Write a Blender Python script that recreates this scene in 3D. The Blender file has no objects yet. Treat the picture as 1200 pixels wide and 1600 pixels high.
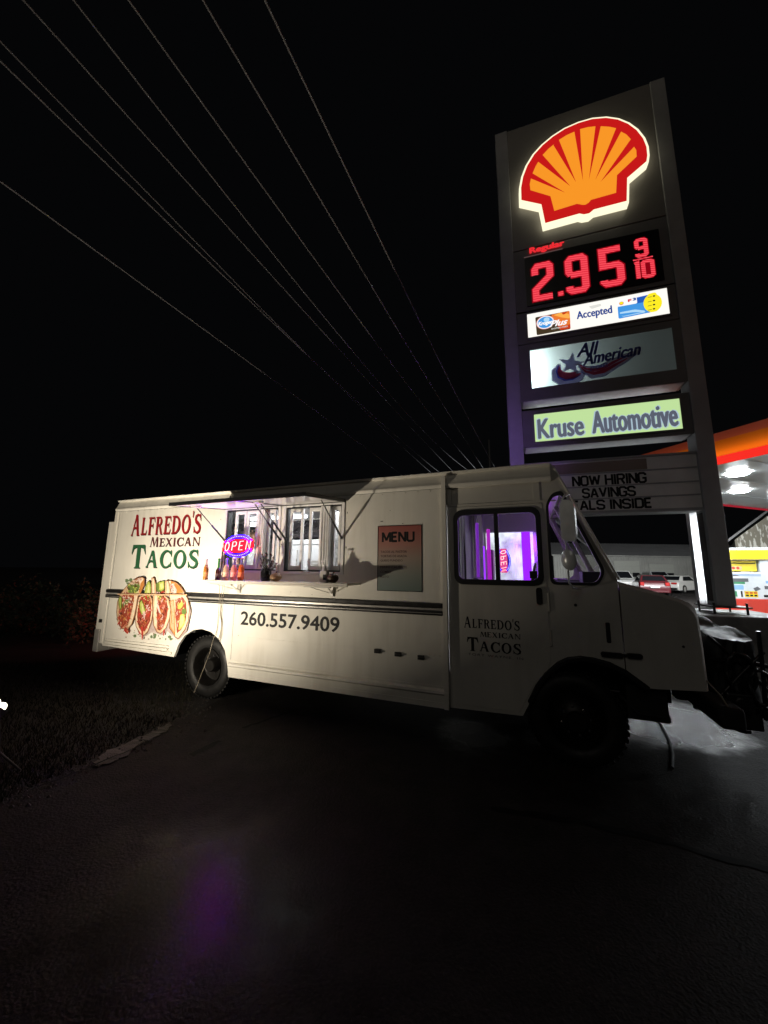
import bpy, bmesh, math, random
from math import sin, cos, pi, radians, sqrt
from mathutils import Vector, Matrix, Euler
from mathutils.geometry import tessellate_polygon
random.seed(7)
SC = bpy.context.scene
COL = SC.collection

# ------------------------------------------------------------------ camera
FPX, PITCH, ROLL, CAMH = 570.0, 0.156536508, 0.00967913, 1.7
YAW_T, YAW_S = 0.373420633, 0.315439361
_cp, _sp, _cr, _sr = cos(PITCH), sin(PITCH), cos(ROLL), sin(ROLL)
_f = Vector((0, _cp, _sp)); _u = Vector((0, -_sp, _cp)); _x = Vector((1, 0, 0))
CX = _cr * _x + _sr * _u
CU = -_sr * _x + _cr * _u
cam = bpy.data.cameras.new('camera'); camo = bpy.data.objects.new('camera', cam); COL.objects.link(camo)
camo.matrix_world = Matrix(((CX.x, CU.x, -_f.x, 0), (CX.y, CU.y, -_f.y, 0), (CX.z, CU.z, -_f.z, CAMH), (0, 0, 0, 1)))
cam.sensor_fit = 'VERTICAL'; cam.sensor_height = 36; cam.lens = FPX / 1600 * 36
cam.clip_start = 0.05; cam.clip_end = 2000
SC.camera = camo
# ------------------------------------------------------------------ world, night sky light
w = bpy.data.worlds.new('World'); SC.world = w; w.use_nodes = True
nt = w.node_tree; bg = nt.nodes['Background']
bg.inputs['Color'].default_value = (0.8, 0.85, 1.0, 1); bg.inputs['Strength'].default_value = 0.0018
sun = bpy.data.lights.new('night_sky_glow', 'SUN'); sun.energy = 0.07; sun.angle = radians(30); sun.color = (1, 0.93, 0.82)
suno = bpy.data.objects.new('night_sky_glow', sun); COL.objects.link(suno)
suno.rotation_euler = Vector((0.42, 0.75, -0.5)).to_track_quat('-Z', 'Y').to_euler()
SC.view_settings.view_transform = 'Standard'; SC.view_settings.look = 'None'
SC.view_settings.exposure = 0; SC.view_settings.gamma = 1
SC.render.engine = 'CYCLES'
SC.cycles.use_denoising = True
SC.cycles.sample_clamp_indirect = 4
SC.cycles.max_bounces = 7
SC.cycles.transparent_max_bounces = 24
SC.cycles.caustics_reflective = False; SC.cycles.caustics_refractive = False

# ------------------------------------------------------------------ frames
CAM = Vector((0, 0, CAMH))
def ray(px, py):
    v = CX * ((px - 600) / FPX) - CU * ((py - 800) / FPX) + _f
    return v
def atd(px, py, D):
    d = ray(px, py); return CAM + d * (D / d.y)
def atz(px, py, z):
    d = ray(px, py); return CAM + d * ((z - CAMH) / d.z)
TT = Vector((cos(YAW_T), -sin(YAW_T), 0)); TN = Vector((-sin(YAW_T), -cos(YAW_T), 0))
TO = Vector((1.57811, 3.47413, 0))
ST = Vector((cos(YAW_S), -sin(YAW_S), 0)); SN = Vector((-sin(YAW_S), -cos(YAW_S), 0))
SO = Vector((5.71424, 6.6, 0))
def tw(s, y, z):          # truck frame (along, inward, up) -> world
    return TO + TT * s - TN * y + Vector((0, 0, z))
def swd(s, y, z):
    return SO + ST * s - SN * y + Vector((0, 0, z))
def onplane(px, py, O, N, T, n=0.0):
    d = ray(px, py); t = ((O + N * n - CAM).dot(N)) / d.dot(N); P = CAM + d * t
    return ((P - O).dot(T), P.z)
def tk(px, py, n=0.0): return onplane(px, py, TO, TN, TT, n)
def sg(px, py, n=0.0): return onplane(px, py, SO, SN, ST, n)

# ------------------------------------------------------------------ materials
def mat(name, col, rough=0.5, metal=0.0, var=0.0, vs=6.0, bump=0.0, bs=60.0, emis=None, es=0.0, spec=0.5, rvar=0.0, coat=0.0, dirt=None, stretch=None):
    m = bpy.data.materials.new(name); m.use_nodes = True
    n = m.node_tree.nodes; l = m.node_tree.links; b = n['Principled BSDF']
    b.inputs['Base Color'].default_value = (*col, 1)
    b.inputs['Roughness'].default_value = rough; b.inputs['Metallic'].default_value = metal
    b.inputs['Specular IOR Level'].default_value = spec
    if coat: b.inputs['Coat Weight'].default_value = coat; b.inputs['Coat Roughness'].default_value = 0.08
    tc = n.new('ShaderNodeTexCoord'); src = tc.outputs['Object']
    if stretch:
        mp = n.new('ShaderNodeMapping'); mp.inputs['Scale'].default_value = stretch; l.new(src, mp.inputs['Vector']); src = mp.outputs['Vector']
    def noise(s, d=5):
        t = n.new('ShaderNodeTexNoise'); t.inputs['Scale'].default_value = s; t.inputs['Detail'].default_value = d
        t.inputs['Roughness'].default_value = 0.6; l.new(src, t.inputs['Vector']); return t.outputs['Fac']
    if var or rvar:
        f = noise(vs)
        mr = n.new('ShaderNodeMapRange'); mr.inputs['From Min'].default_value = 0.3; mr.inputs['From Max'].default_value = 0.7
        l.new(f, mr.inputs['Value'])
        if var:
            mx = n.new('ShaderNodeMix'); mx.data_type = 'RGBA'
            c2 = dirt if dirt else tuple(c * (1 + var) for c in col); c1 = tuple(c * (1 - var) for c in col)
            if dirt: c1, c2 = dirt, col
            mx.inputs[6].default_value = (*c1, 1); mx.inputs[7].default_value = (*c2, 1)
            l.new(mr.outputs[0], mx.inputs[0]); l.new(mx.outputs[2], b.inputs['Base Color'])
        if rvar:
            m2 = n.new('ShaderNodeMapRange'); m2.inputs['From Min'].default_value = 0.3; m2.inputs['From Max'].default_value = 0.7
            m2.inputs['To Min'].default_value = max(0.02, rough - rvar); m2.inputs['To Max'].default_value = min(1, rough + rvar)
            l.new(noise(vs * 1.7), m2.inputs['Value']); l.new(m2.outputs[0], b.inputs['Roughness'])
    if bump:
        bp = n.new('ShaderNodeBump'); bp.inputs['Strength'].default_value = bump; bp.inputs['Distance'].default_value = 0.02
        l.new(noise(bs, 4), bp.inputs['Height']); l.new(bp.outputs[0], b.inputs['Normal'])
    if emis:
        b.inputs['Emission Color'].default_value = (*emis, 1); b.inputs['Emission Strength'].default_value = es
    return m
def emit(name, col, s):
    m = bpy.data.materials.new(name); m.use_nodes = True
    n = m.node_tree.nodes; n.clear(); o = n.new('ShaderNodeOutputMaterial'); e = n.new('ShaderNodeEmission')
    e.inputs[0].default_value = (*col, 1); e.inputs[1].default_value = s
    m.node_tree.links.new(e.outputs[0], o.inputs[0]); return m
def glass(name, tint=(1, 1, 1), rough=0.02, refl=1.0, haze=0.0, droplets=0.0):
    m = bpy.data.materials.new(name); m.use_nodes = True
    n = m.node_tree.nodes; l = m.node_tree.links; n.clear(); o = n.new('ShaderNodeOutputMaterial')
    t = n.new('ShaderNodeBsdfTransparent'); t.inputs[0].default_value = (*tint, 1)
    g = n.new('ShaderNodeBsdfGlossy'); g.inputs['Roughness'].default_value = rough
    fr = n.new('ShaderNodeFresnel'); fr.inputs[0].default_value = 1.5
    mx = n.new('ShaderNodeMixShader'); l.new(t.outputs[0], mx.inputs[1]); l.new(g.outputs[0], mx.inputs[2])
    if droplets:
        tc = n.new('ShaderNodeTexCoord'); v = n.new('ShaderNodeTexVoronoi'); v.inputs['Scale'].default_value = droplets
        l.new(tc.outputs['Object'], v.inputs['Vector']); bp = n.new('ShaderNodeBump'); bp.inputs['Strength'].default_value = 0.6
        bp.inputs['Distance'].default_value = 0.01
        l.new(v.outputs['Distance'], bp.inputs['Height']); l.new(bp.outputs[0], g.inputs['Normal'])
    l.new(fr.outputs[0], mx.inputs[0]); out = mx.outputs[0]
    if haze:
        d = n.new('ShaderNodeBsdfDiffuse'); d.inputs[0].default_value = (0.7, 0.7, 0.72, 1); m2 = n.new('ShaderNodeMixShader')
        m2.inputs[0].default_value = haze; l.new(out, m2.inputs[1]); l.new(d.outputs[0], m2.inputs[2]); out = m2.outputs[0]
    l.new(out, o.inputs[0]); return m
def translucent(name, col, k=0.7):
    m = bpy.data.materials.new(name); m.use_nodes = True
    n = m.node_tree.nodes; l = m.node_tree.links; n.clear(); o = n.new('ShaderNodeOutputMaterial')
    t = n.new('ShaderNodeBsdfTranslucent'); t.inputs[0].default_value = (*col, 1)
    d = n.new('ShaderNodeBsdfDiffuse'); d.inputs[0].default_value = (*col, 1)
    mx = n.new('ShaderNodeMixShader'); mx.inputs[0].default_value = 1 - k
    l.new(t.outputs[0], mx.inputs[1]); l.new(d.outputs[0], mx.inputs[2]); l.new(mx.outputs[0], o.inputs[0]); return m

M = {}
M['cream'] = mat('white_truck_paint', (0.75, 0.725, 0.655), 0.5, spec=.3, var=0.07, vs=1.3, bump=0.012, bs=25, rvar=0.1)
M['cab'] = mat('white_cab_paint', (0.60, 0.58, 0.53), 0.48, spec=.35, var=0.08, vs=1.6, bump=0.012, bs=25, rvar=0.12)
M['lining'] = mat('gloss_white_lining', (0.8, 0.78, 0.74), 0.12, spec=.7)
M['trim'] = mat('aluminium_trim', (0.62, 0.6, 0.56), 0.35, 0.6, var=0.12, vs=9)
M['alu'] = mat('aluminium_sash', (0.74, 0.73, 0.72), 0.45, 0.2, var=0.1, vs=12)
M['steel'] = mat('stainless_steel', (0.5, 0.5, 0.52), 0.25, 1.0, rvar=0.1, vs=4, bump=0.02, bs=8)
M['chrome'] = mat('chrome', (0.75, 0.75, 0.76), 0.1, 1.0)
M['black'] = mat('black_paint', (0.014, 0.013, 0.013), 0.4, var=0.3, vs=12, rvar=0.15)
M['rubber'] = mat('tyre_rubber', (0.011, 0.011, 0.011), 0.5, spec=.3, bump=0.1, bs=90, rvar=0.15)
M['gasket'] = mat('window_rubber', (0.01, 0.01, 0.012), 0.45)
M['rim'] = mat('dark_wheel_rim', (0.014, 0.013, 0.012), 0.4, 0.5, var=0.4, vs=20)
M['under'] = mat('underbody', (0.012, 0.012, 0.012), 0.8, var=0.3)
def grime(m, amount=.35, col=(.33, .28, .2)):
    n = m.node_tree.nodes; l = m.node_tree.links; b = n['Principled BSDF']; src = b.inputs['Base Color'].links[0].from_socket
    tc = n.new('ShaderNodeTexCoord'); mp = n.new('ShaderNodeMapping'); mp.inputs['Scale'].default_value = (7, 7, .7); l.new(tc.outputs['Object'], mp.inputs[0])
    t = n.new('ShaderNodeTexNoise'); t.inputs['Scale'].default_value = 1.6; t.inputs['Detail'].default_value = 7; l.new(mp.outputs[0], t.inputs['Vector'])
    t2 = n.new('ShaderNodeTexNoise'); t2.inputs['Scale'].default_value = 1.1; t2.inputs['Detail'].default_value = 3; l.new(tc.outputs['Object'], t2.inputs['Vector'])
    ml = n.new('ShaderNodeMath'); ml.operation = 'MULTIPLY'; l.new(t.outputs['Fac'], ml.inputs[0]); l.new(t2.outputs['Fac'], ml.inputs[1])
    mr = n.new('ShaderNodeMapRange'); mr.inputs['From Min'].default_value = .24; mr.inputs['From Max'].default_value = .42; mr.inputs['To Max'].default_value = amount; l.new(ml.outputs[0], mr.inputs['Value'])
    mx = n.new('ShaderNodeMix'); mx.data_type = 'RGBA'; l.new(mr.outputs[0], mx.inputs[0]); l.new(src, mx.inputs[6]); mx.inputs[7].default_value = (*col, 1); l.new(mx.outputs[2], b.inputs['Base Color'])
grime(M['cream'], .2); grime(M['cab'], .2, (.27, .25, .21))
M['glass'] = glass('window_glass')
M['wetglass'] = glass('wet_window_glass', rough=0.05, haze=0.035, droplets=60)
M['white'] = mat('white_panel', (0.8, 0.8, 0.8), 0.5, var=0.05)
M['inner'] = mat('interior_panel', (0.62, 0.62, 0.63), 0.45, var=0.1, vs=3)
M['mirror'] = mat('polished_steel', (0.80, 0.84, 0.86), 0.25, 0.2, var=.15, vs=9)
M['red'] = mat('red_vinyl', (0.27, 0.008, 0.012), 0.4, var=0.12, vs=20)
M['maroon'] = mat('maroon_vinyl', (0.07, 0.008, 0.01), 0.45, var=0.5, vs=4)
M['green'] = mat('green_vinyl', (0.022, 0.105, 0.045), 0.42, var=0.12, vs=20)
M['ink'] = mat('black_vinyl', (0.012, 0.012, 0.012), 0.6, spec=.2)

# ------------------------------------------------------------------ mesh builder
class MB:
    def __init__(s): s.v = []; s.f = []; s.m = []
    def add(s, vs, fs, m=0):
        o = len(s.v); s.v += [tuple(p) for p in vs]; s.f += [tuple(i + o for i in q) for q in fs]; s.m += [m] * len(fs)
    def box(s, x0, x1, y0, y1, z0, z1, m=0):
        s.add([(x0, y0, z0), (x1, y0, z0), (x1, y1, z0), (x0, y1, z0), (x0, y0, z1), (x1, y0, z1), (x1, y1, z1), (x0, y1, z1)],
              [(0, 3, 2, 1), (4, 5, 6, 7), (0, 1, 5, 4), (1, 2, 6, 5), (2, 3, 7, 6), (3, 0, 4, 7)], m)
    def bar(s, a, b, wx, wz, m=0, up=(0, 0, 1)):
        a = Vector(a); b = Vector(b); d = (b - a).normalized(); u = Vector(up)
        if abs(d.dot(u)) > 0.95: u = Vector((1, 0, 0))
        r = d.cross(u).normalized(); u = r.cross(d)
        vs = [p + r * (i * wx / 2) + u * (j * wz / 2) for p in (a, b) for i, j in ((-1, -1), (1, -1), (1, 1), (-1, 1))]
        s.add(vs, [(0, 1, 2, 3), (7, 6, 5, 4), (0, 4, 5, 1), (1, 5, 6, 2), (2, 6, 7, 3), (3, 7, 4, 0)], m)
    def tube(s, pts, r, seg=8, m=0, cap=True, radii=None):
        pts = [Vector(p) for p in pts]; n = len(pts); vs = []; fs = []
        prev = None
        for i, p in enumerate(pts):
            d = (pts[min(i + 1, n - 1)] - pts[max(i - 1, 0)]).normalized()
            if prev is None:
                u = Vector((0, 0, 1)) if abs(d.z) < 0.9 else Vector((1, 0, 0))
                a = d.cross(u).normalized()
            else:
                a = (prev - d * prev.dot(d)).normalized()
            prev = a; b = d.cross(a)
            rr = radii[i] if radii else r
            vs += [p + (a * cos(2 * pi * k / seg) + b * sin(2 * pi * k / seg)) * rr for k in range(seg)]
        for i in range(n - 1):
            for k in range(seg):
                k2 = (k + 1) % seg; fs.append((i * seg + k, i * seg + k2, (i + 1) * seg + k2, (i + 1) * seg + k))
        if cap: fs.append(tuple(range(seg - 1, -1, -1))); fs.append(tuple((n - 1) * seg + k for k in range(seg)))
        s.add(vs, fs, m)
    def lathe(s, prof, org=(0, 0, 0), axis='z', seg=24, m=0):
        o = Vector(org); vs = []; fs = []
        for r, h in prof:
            for k in range(seg):
                a = 2 * pi * k / seg
                if axis == 'z': vs.append(o + Vector((r * cos(a), r * sin(a), h)))
                elif axis == 'y': vs.append(o + Vector((r * cos(a), h, r * sin(a))))
                else: vs.append(o + Vector((h, r * cos(a), r * sin(a))))
        for i in range(len(prof) - 1):
            for k in range(seg):
                k2 = (k + 1) % seg; fs.append((i * seg + k, i * seg + k2, (i + 1) * seg + k2, (i + 1) * seg + k))
        s.add(vs, fs, m)
    def plate(s, outer, holes, fn, d0, d1, m=0):   # polygon (u,v) with holes between depths d0 and d1
        loops = [list(outer)] + [list(h) for h in holes]
        flat = [p for L in loops for p in L]
        tris = tessellate_polygon([[Vector((p[0], p[1], 0)) for p in L] for L in loops])
        n = len(flat)
        vs = [fn(p[0], p[1], d0) for p in flat]
        fs = [tuple(t) for t in tris]
        if d1 is not None:
            vs += [fn(p[0], p[1], d1) for p in flat]; fs += [tuple(n + i for i in reversed(t)) for t in tris]
            o = 0
            for L in loops:
                k = len(L)
                for i in range(k):
                    j = (i + 1) % k; fs.append((o + i, o + j, n + o + j, n + o + i))
                o += k
        s.add(vs, fs, m)
    def build(s, name, mats, parent=None, smooth=None, bevel=0, bseg=2, recalc=True):
        me = bpy.data.meshes.new(name); me.from_pydata([tuple(v) for v in s.v], [], s.f)
        for mm in (mats if isinstance(mats, (list, tuple)) else [mats]): me.materials.append(mm)
        me.polygons.foreach_set('material_index', s.m)
        if recalc:
            b = bmesh.new(); b.from_mesh(me); bmesh.ops.remove_doubles(b, verts=b.verts, dist=1e-5)
            bmesh.ops.recalc_face_normals(b, faces=b.faces); b.to_mesh(me); b.free()
        me.update()
        o = bpy.data.objects.new(name, me); COL.objects.link(o)
        if parent: o.parent = parent
        if smooth:
            me.polygons.foreach_set('use_smooth', [True] * len(me.polygons))
            try: me.set_sharp_from_angle(angle=radians(smooth))
            except Exception: pass
        if bevel:
            bm = o.modifiers.new('bevel', 'BEVEL'); bm.width = bevel; bm.segments = bseg; bm.limit_method = 'ANGLE'; bm.angle_limit = radians(40)
            bm.harden_normals = False
        return o
def tag(o, label=None, cat=None, group=None, kind=None):
    if label: o['label'] = label
    if cat: o['category'] = cat
    if group: o['group'] = group
    if kind: o['kind'] = kind
    return o
def empty(name, loc, rz=0.0):
    o = bpy.data.objects.new(name, None); COL.objects.link(o); o.location = loc; o.rotation_euler = (0, 0, rz); o.empty_display_size = 0.2
    return o
def copy_tree(o, parent=None):
    c = o.copy(); COL.objects.link(c)
    if parent: c.parent = parent
    for ch in list(o.children): copy_tree(ch, c)
    return c
def rrect(x0, x1, y0, y1, r, k=5):
    P = []
    for cx, cy, a0 in ((x1 - r, y0 + r, -90), (x1 - r, y1 - r, 0), (x0 + r, y1 - r, 90), (x0 + r, y0 + r, 180)):
        for i in range(k + 1):
            a = radians(a0 + 90 * i / k); P.append((cx + r * cos(a), cy + r * sin(a)))
    return P
def rnd(poly, r, k=4):      # round the corners of a polygon
    out = []; n = len(poly)
    for i in range(n):
        p0, p, p1 = Vector(poly[i - 1]), Vector(poly[i]), Vector(poly[(i + 1) % n])
        a = p0 - p; b = p1 - p; rr = min(r, a.length * 0.45, b.length * 0.45)
        A = p + a.normalized() * rr; B = p + b.normalized() * rr
        for j in range(k + 1):
            t = j / k; q = A * (1 - t) ** 2 + p * 2 * t * (1 - t) + B * t * t; out.append((q.x, q.y))
    return out
def ell(cx, cy, rx, ry, n=28, a0=0, a1=360):
    full = abs(a1 - a0) >= 360
    return [(cx + rx * cos(radians(a0 + (a1 - a0) * i / (n if full else n - 1))), cy + ry * sin(radians(a0 + (a1 - a0) * i / (n if full else n - 1)))) for i in range(n)]
def stroke(pts, w, closed=False):   # mitred thick polyline -> polygon(s)
    P = [Vector(p) for p in pts]; n = len(P); Lf, Rt = [], []
    for i in range(n):
        if closed: a, b = P[i - 1], P[(i + 1) % n]
        else: a, b = P[max(i - 1, 0)], P[min(i + 1, n - 1)]
        d1 = (P[i] - a).normalized() if (P[i] - a).length > 1e-9 else None
        d2 = (b - P[i]).normalized() if (b - P[i]).length > 1e-9 else None
        if d1 is None: d1 = d2
        if d2 is None: d2 = d1
        n1 = Vector((-d1.y, d1.x)); n2 = Vector((-d2.y, d2.x)); mm = (n1 + n2)
        if mm.length < 1e-6: mm = n1
        mm.normalize(); k = 1 / max(0.45, mm.dot(n1)); ww = w[i] if isinstance(w, (list, tuple)) else w
        Lf.append(P[i] + mm * (ww / 2 * k)); Rt.append(P[i] - mm * (ww / 2 * k))
    L2 = [(v.x, v.y) for v in Lf]; R2 = [(v.x, v.y) for v in Rt]
    if closed: return L2, R2
    return L2 + R2[::-1]
# ---- block capitals as centre lines (cell about .56 wide, height 1)
_O = [(.0, .5), (.0, .12), (.12, .0), (.44, .0), (.56, .12), (.56, .88), (.44, 1), (.12, 1), (.0, .88), (.0, .5)]
BLOCK = {' ': (.35, []), 'A': (.6, [[(0, -.06), (.27, 1)], [(.33, 1), (.6, -.06)], [(.27, 1), (.33, 1)], [(.12, .3), (.48, .3)]]), 'D': (.56, [[(0, -.08), (0, 1.08)], [(0, 1), (.42, 1), (.56, .86), (.56, .14), (.42, 0), (0, 0)]]), 'E': (.46, [[(.0, -.08), (0, 1.08)], [(0, 1), (.46, 1)], [(0, .52), (.4, .52)], [(0, 0), (.46, 0)]]),
         'G': (.56, [[(.56, .74), (.56, .88), (.44, 1), (.12, 1), (0, .88), (0, .12), (.12, 0), (.44, 0), (.56, .12), (.56, .46), (.3, .46)]]), 'H': (.56, [[(0, -.08), (0, 1.08)], [(.56, -.08), (.56, 1.08)], [(0, .52), (.56, .52)]]), 'I': (.06, [[(.03, -.08), (.03, 1.08)]]), 'L': (.44, [[(0, 1.08), (0, -.08)], [(0, 0), (.46, 0)]]),
         'M': (.7, [[(0, -.08), (0, 1.08)], [(.7, -.08), (.7, 1.08)], [(.04, 1.0), (.35, .1)], [(.66, 1.0), (.35, .1)]]), 'N': (.56, [[(0, -.08), (0, 1.08)], [(.56, -.08), (.56, 1.08)], [(.03, 1.0), (.53, .0)]]), 'O': (.56, [_O]), 'R': (.56, [[(0, -.08), (0, 1.08)], [(0, 1), (.42, 1), (.55, .88), (.55, .62), (.42, .5), (0, .5)], [(.3, .5), (.56, -.07)]]),
         'S': (.56, [[(.56, .76), (.56, .88), (.44, 1), (.12, 1), (0, .88), (0, .64), (.12, .53), (.44, .47), (.56, .36), (.56, .12), (.44, 0), (.12, 0), (0, .12), (0, .24)]]), 'U': (.56, [[(0, 1.08), (0, .13), (.12, 0), (.44, 0), (.56, .13), (.56, 1.08)]]), 'V': (.6, [[(0, 1.07), (.3, .0)], [(.6, 1.07), (.3, .0)]]), 'W': (.86, [[(0, 1.07), (.2, .0)], [(.43, .95), (.2, .0)], [(.43, .95), (.66, 0)], [(.86, 1.07), (.66, .0)]])}
# ---- decals: flat printed shapes, each laid a hair above the last
class Decal:
    def __init__(s, fn, d0=0.0008, step=0.00003): s.mb = MB(); s.fn = fn; s.d = d0; s.step = step; s.mats = []
    def mi(s, m):
        if m not in s.mats: s.mats.append(m)
        return s.mats.index(m)
    def poly(s, pts, m, holes=()):
        s.mb.plate(pts, list(holes), s.fn, s.d, None, s.mi(m)); s.d += s.step
    def ring(s, pts, w, m):
        L, R = stroke(pts, w, True)
        A = abs(sum(L[i - 1][0] * L[i][1] - L[i][0] * L[i - 1][1] for i in range(len(L))))
        B = abs(sum(R[i - 1][0] * R[i][1] - R[i][0] * R[i - 1][1] for i in range(len(R))))
        o, h = (L, R) if A > B else (R, L)
        s.poly(o, m, [h])
    def line(s, pts, w, m):
        q = stroke(pts, w); n = len(pts); Lp, Rp = q[:n], q[n:][::-1]
        for i in range(n - 1):
            s.mb.add([s.fn(*p, s.d) for p in (Lp[i], Lp[i + 1], Rp[i + 1], Rp[i])], [(0, 1, 2, 3)], s.mi(m)); s.d += s.step * .1
        s.d += s.step
    def block(s, txt, x0, x1, z0, z1, m, wd=0.17):
        adv = 0; it = []
        for ch in txt:
            W, LL = BLOCK[ch]; it.append((adv, LL)); adv += W + (.20 if ch != ' ' else 0)
        adv -= .20; kx = (x1 - x0) / adv; kz = z1 - z0; w_ = wd * (kx + kz) / 2
        for a, LL in it:
            for P in LL:
                mx = w_ / 2
                s.line([(x0 + (a + p[0]) * kx, z0 + mx + p[1] * (kz - 2 * mx)) for p in P], w_, m)
    def fat(s, txt, x0, x1, z0, z1, m, k=0.012, **kw):
        for dx, dz in ((-k, 0), (k, 0), (0, k * .7), (0, -k * .7), (-k * .7, -k * .5), (k * .7, k * .5)): s.text(txt, x0 + k + dx, x1 - k + dx, z0 + k * .7 + dz, z1 - k * .7 + dz, m, **kw)
    def text(s, txt, x0, x1, z0, z1, m, bold=0.0, shear=0.0, skewy=0.0, spacing=1.0):
        V, F = text_geo(txt, bold, shear, spacing)
        ax = min(v[0] for v in V); bx = max(v[0] for v in V); az = min(v[1] for v in V); bz = max(v[1] for v in V)
        vs = []
        for a, b in V:
            u = (a - ax) / (bx - ax); t = (b - az) / (bz - az)
            vs.append(s.fn(x0 + u * (x1 - x0), z0 + t * (z1 - z0) + skewy * u, s.d))
        s.mb.add(vs, F, s.mi(m)); s.d += s.step
    def glyphs(s, G, m):
        for outer, holes in G: s.poly(outer, m, holes)
    def build(s, name, parent=None): return s.mb.build(name, s.mats, parent, recalc=False)
def text_geo(txt, bold=0.0, shear=0.0, spacing=1.0):
    c = bpy.data.curves.new('t', 'FONT'); c.body = txt; c.size = 1; c.shear = shear; c.offset = bold; c.resolution_u = 3; c.fill_mode = 'FRONT'; c.space_character = spacing
    o = bpy.data.objects.new('t', c); COL.objects.link(o)
    dg = bpy.context.evaluated_depsgraph_get(); me = bpy.data.meshes.new_from_object(o.evaluated_get(dg))
    V = [(v.co.x, v.co.y) for v in me.vertices]; F = [tuple(p.vertices) for p in me.polygons]
    bpy.data.objects.remove(o); bpy.data.curves.remove(c); bpy.data.meshes.remove(me)
    return V, F
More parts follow.
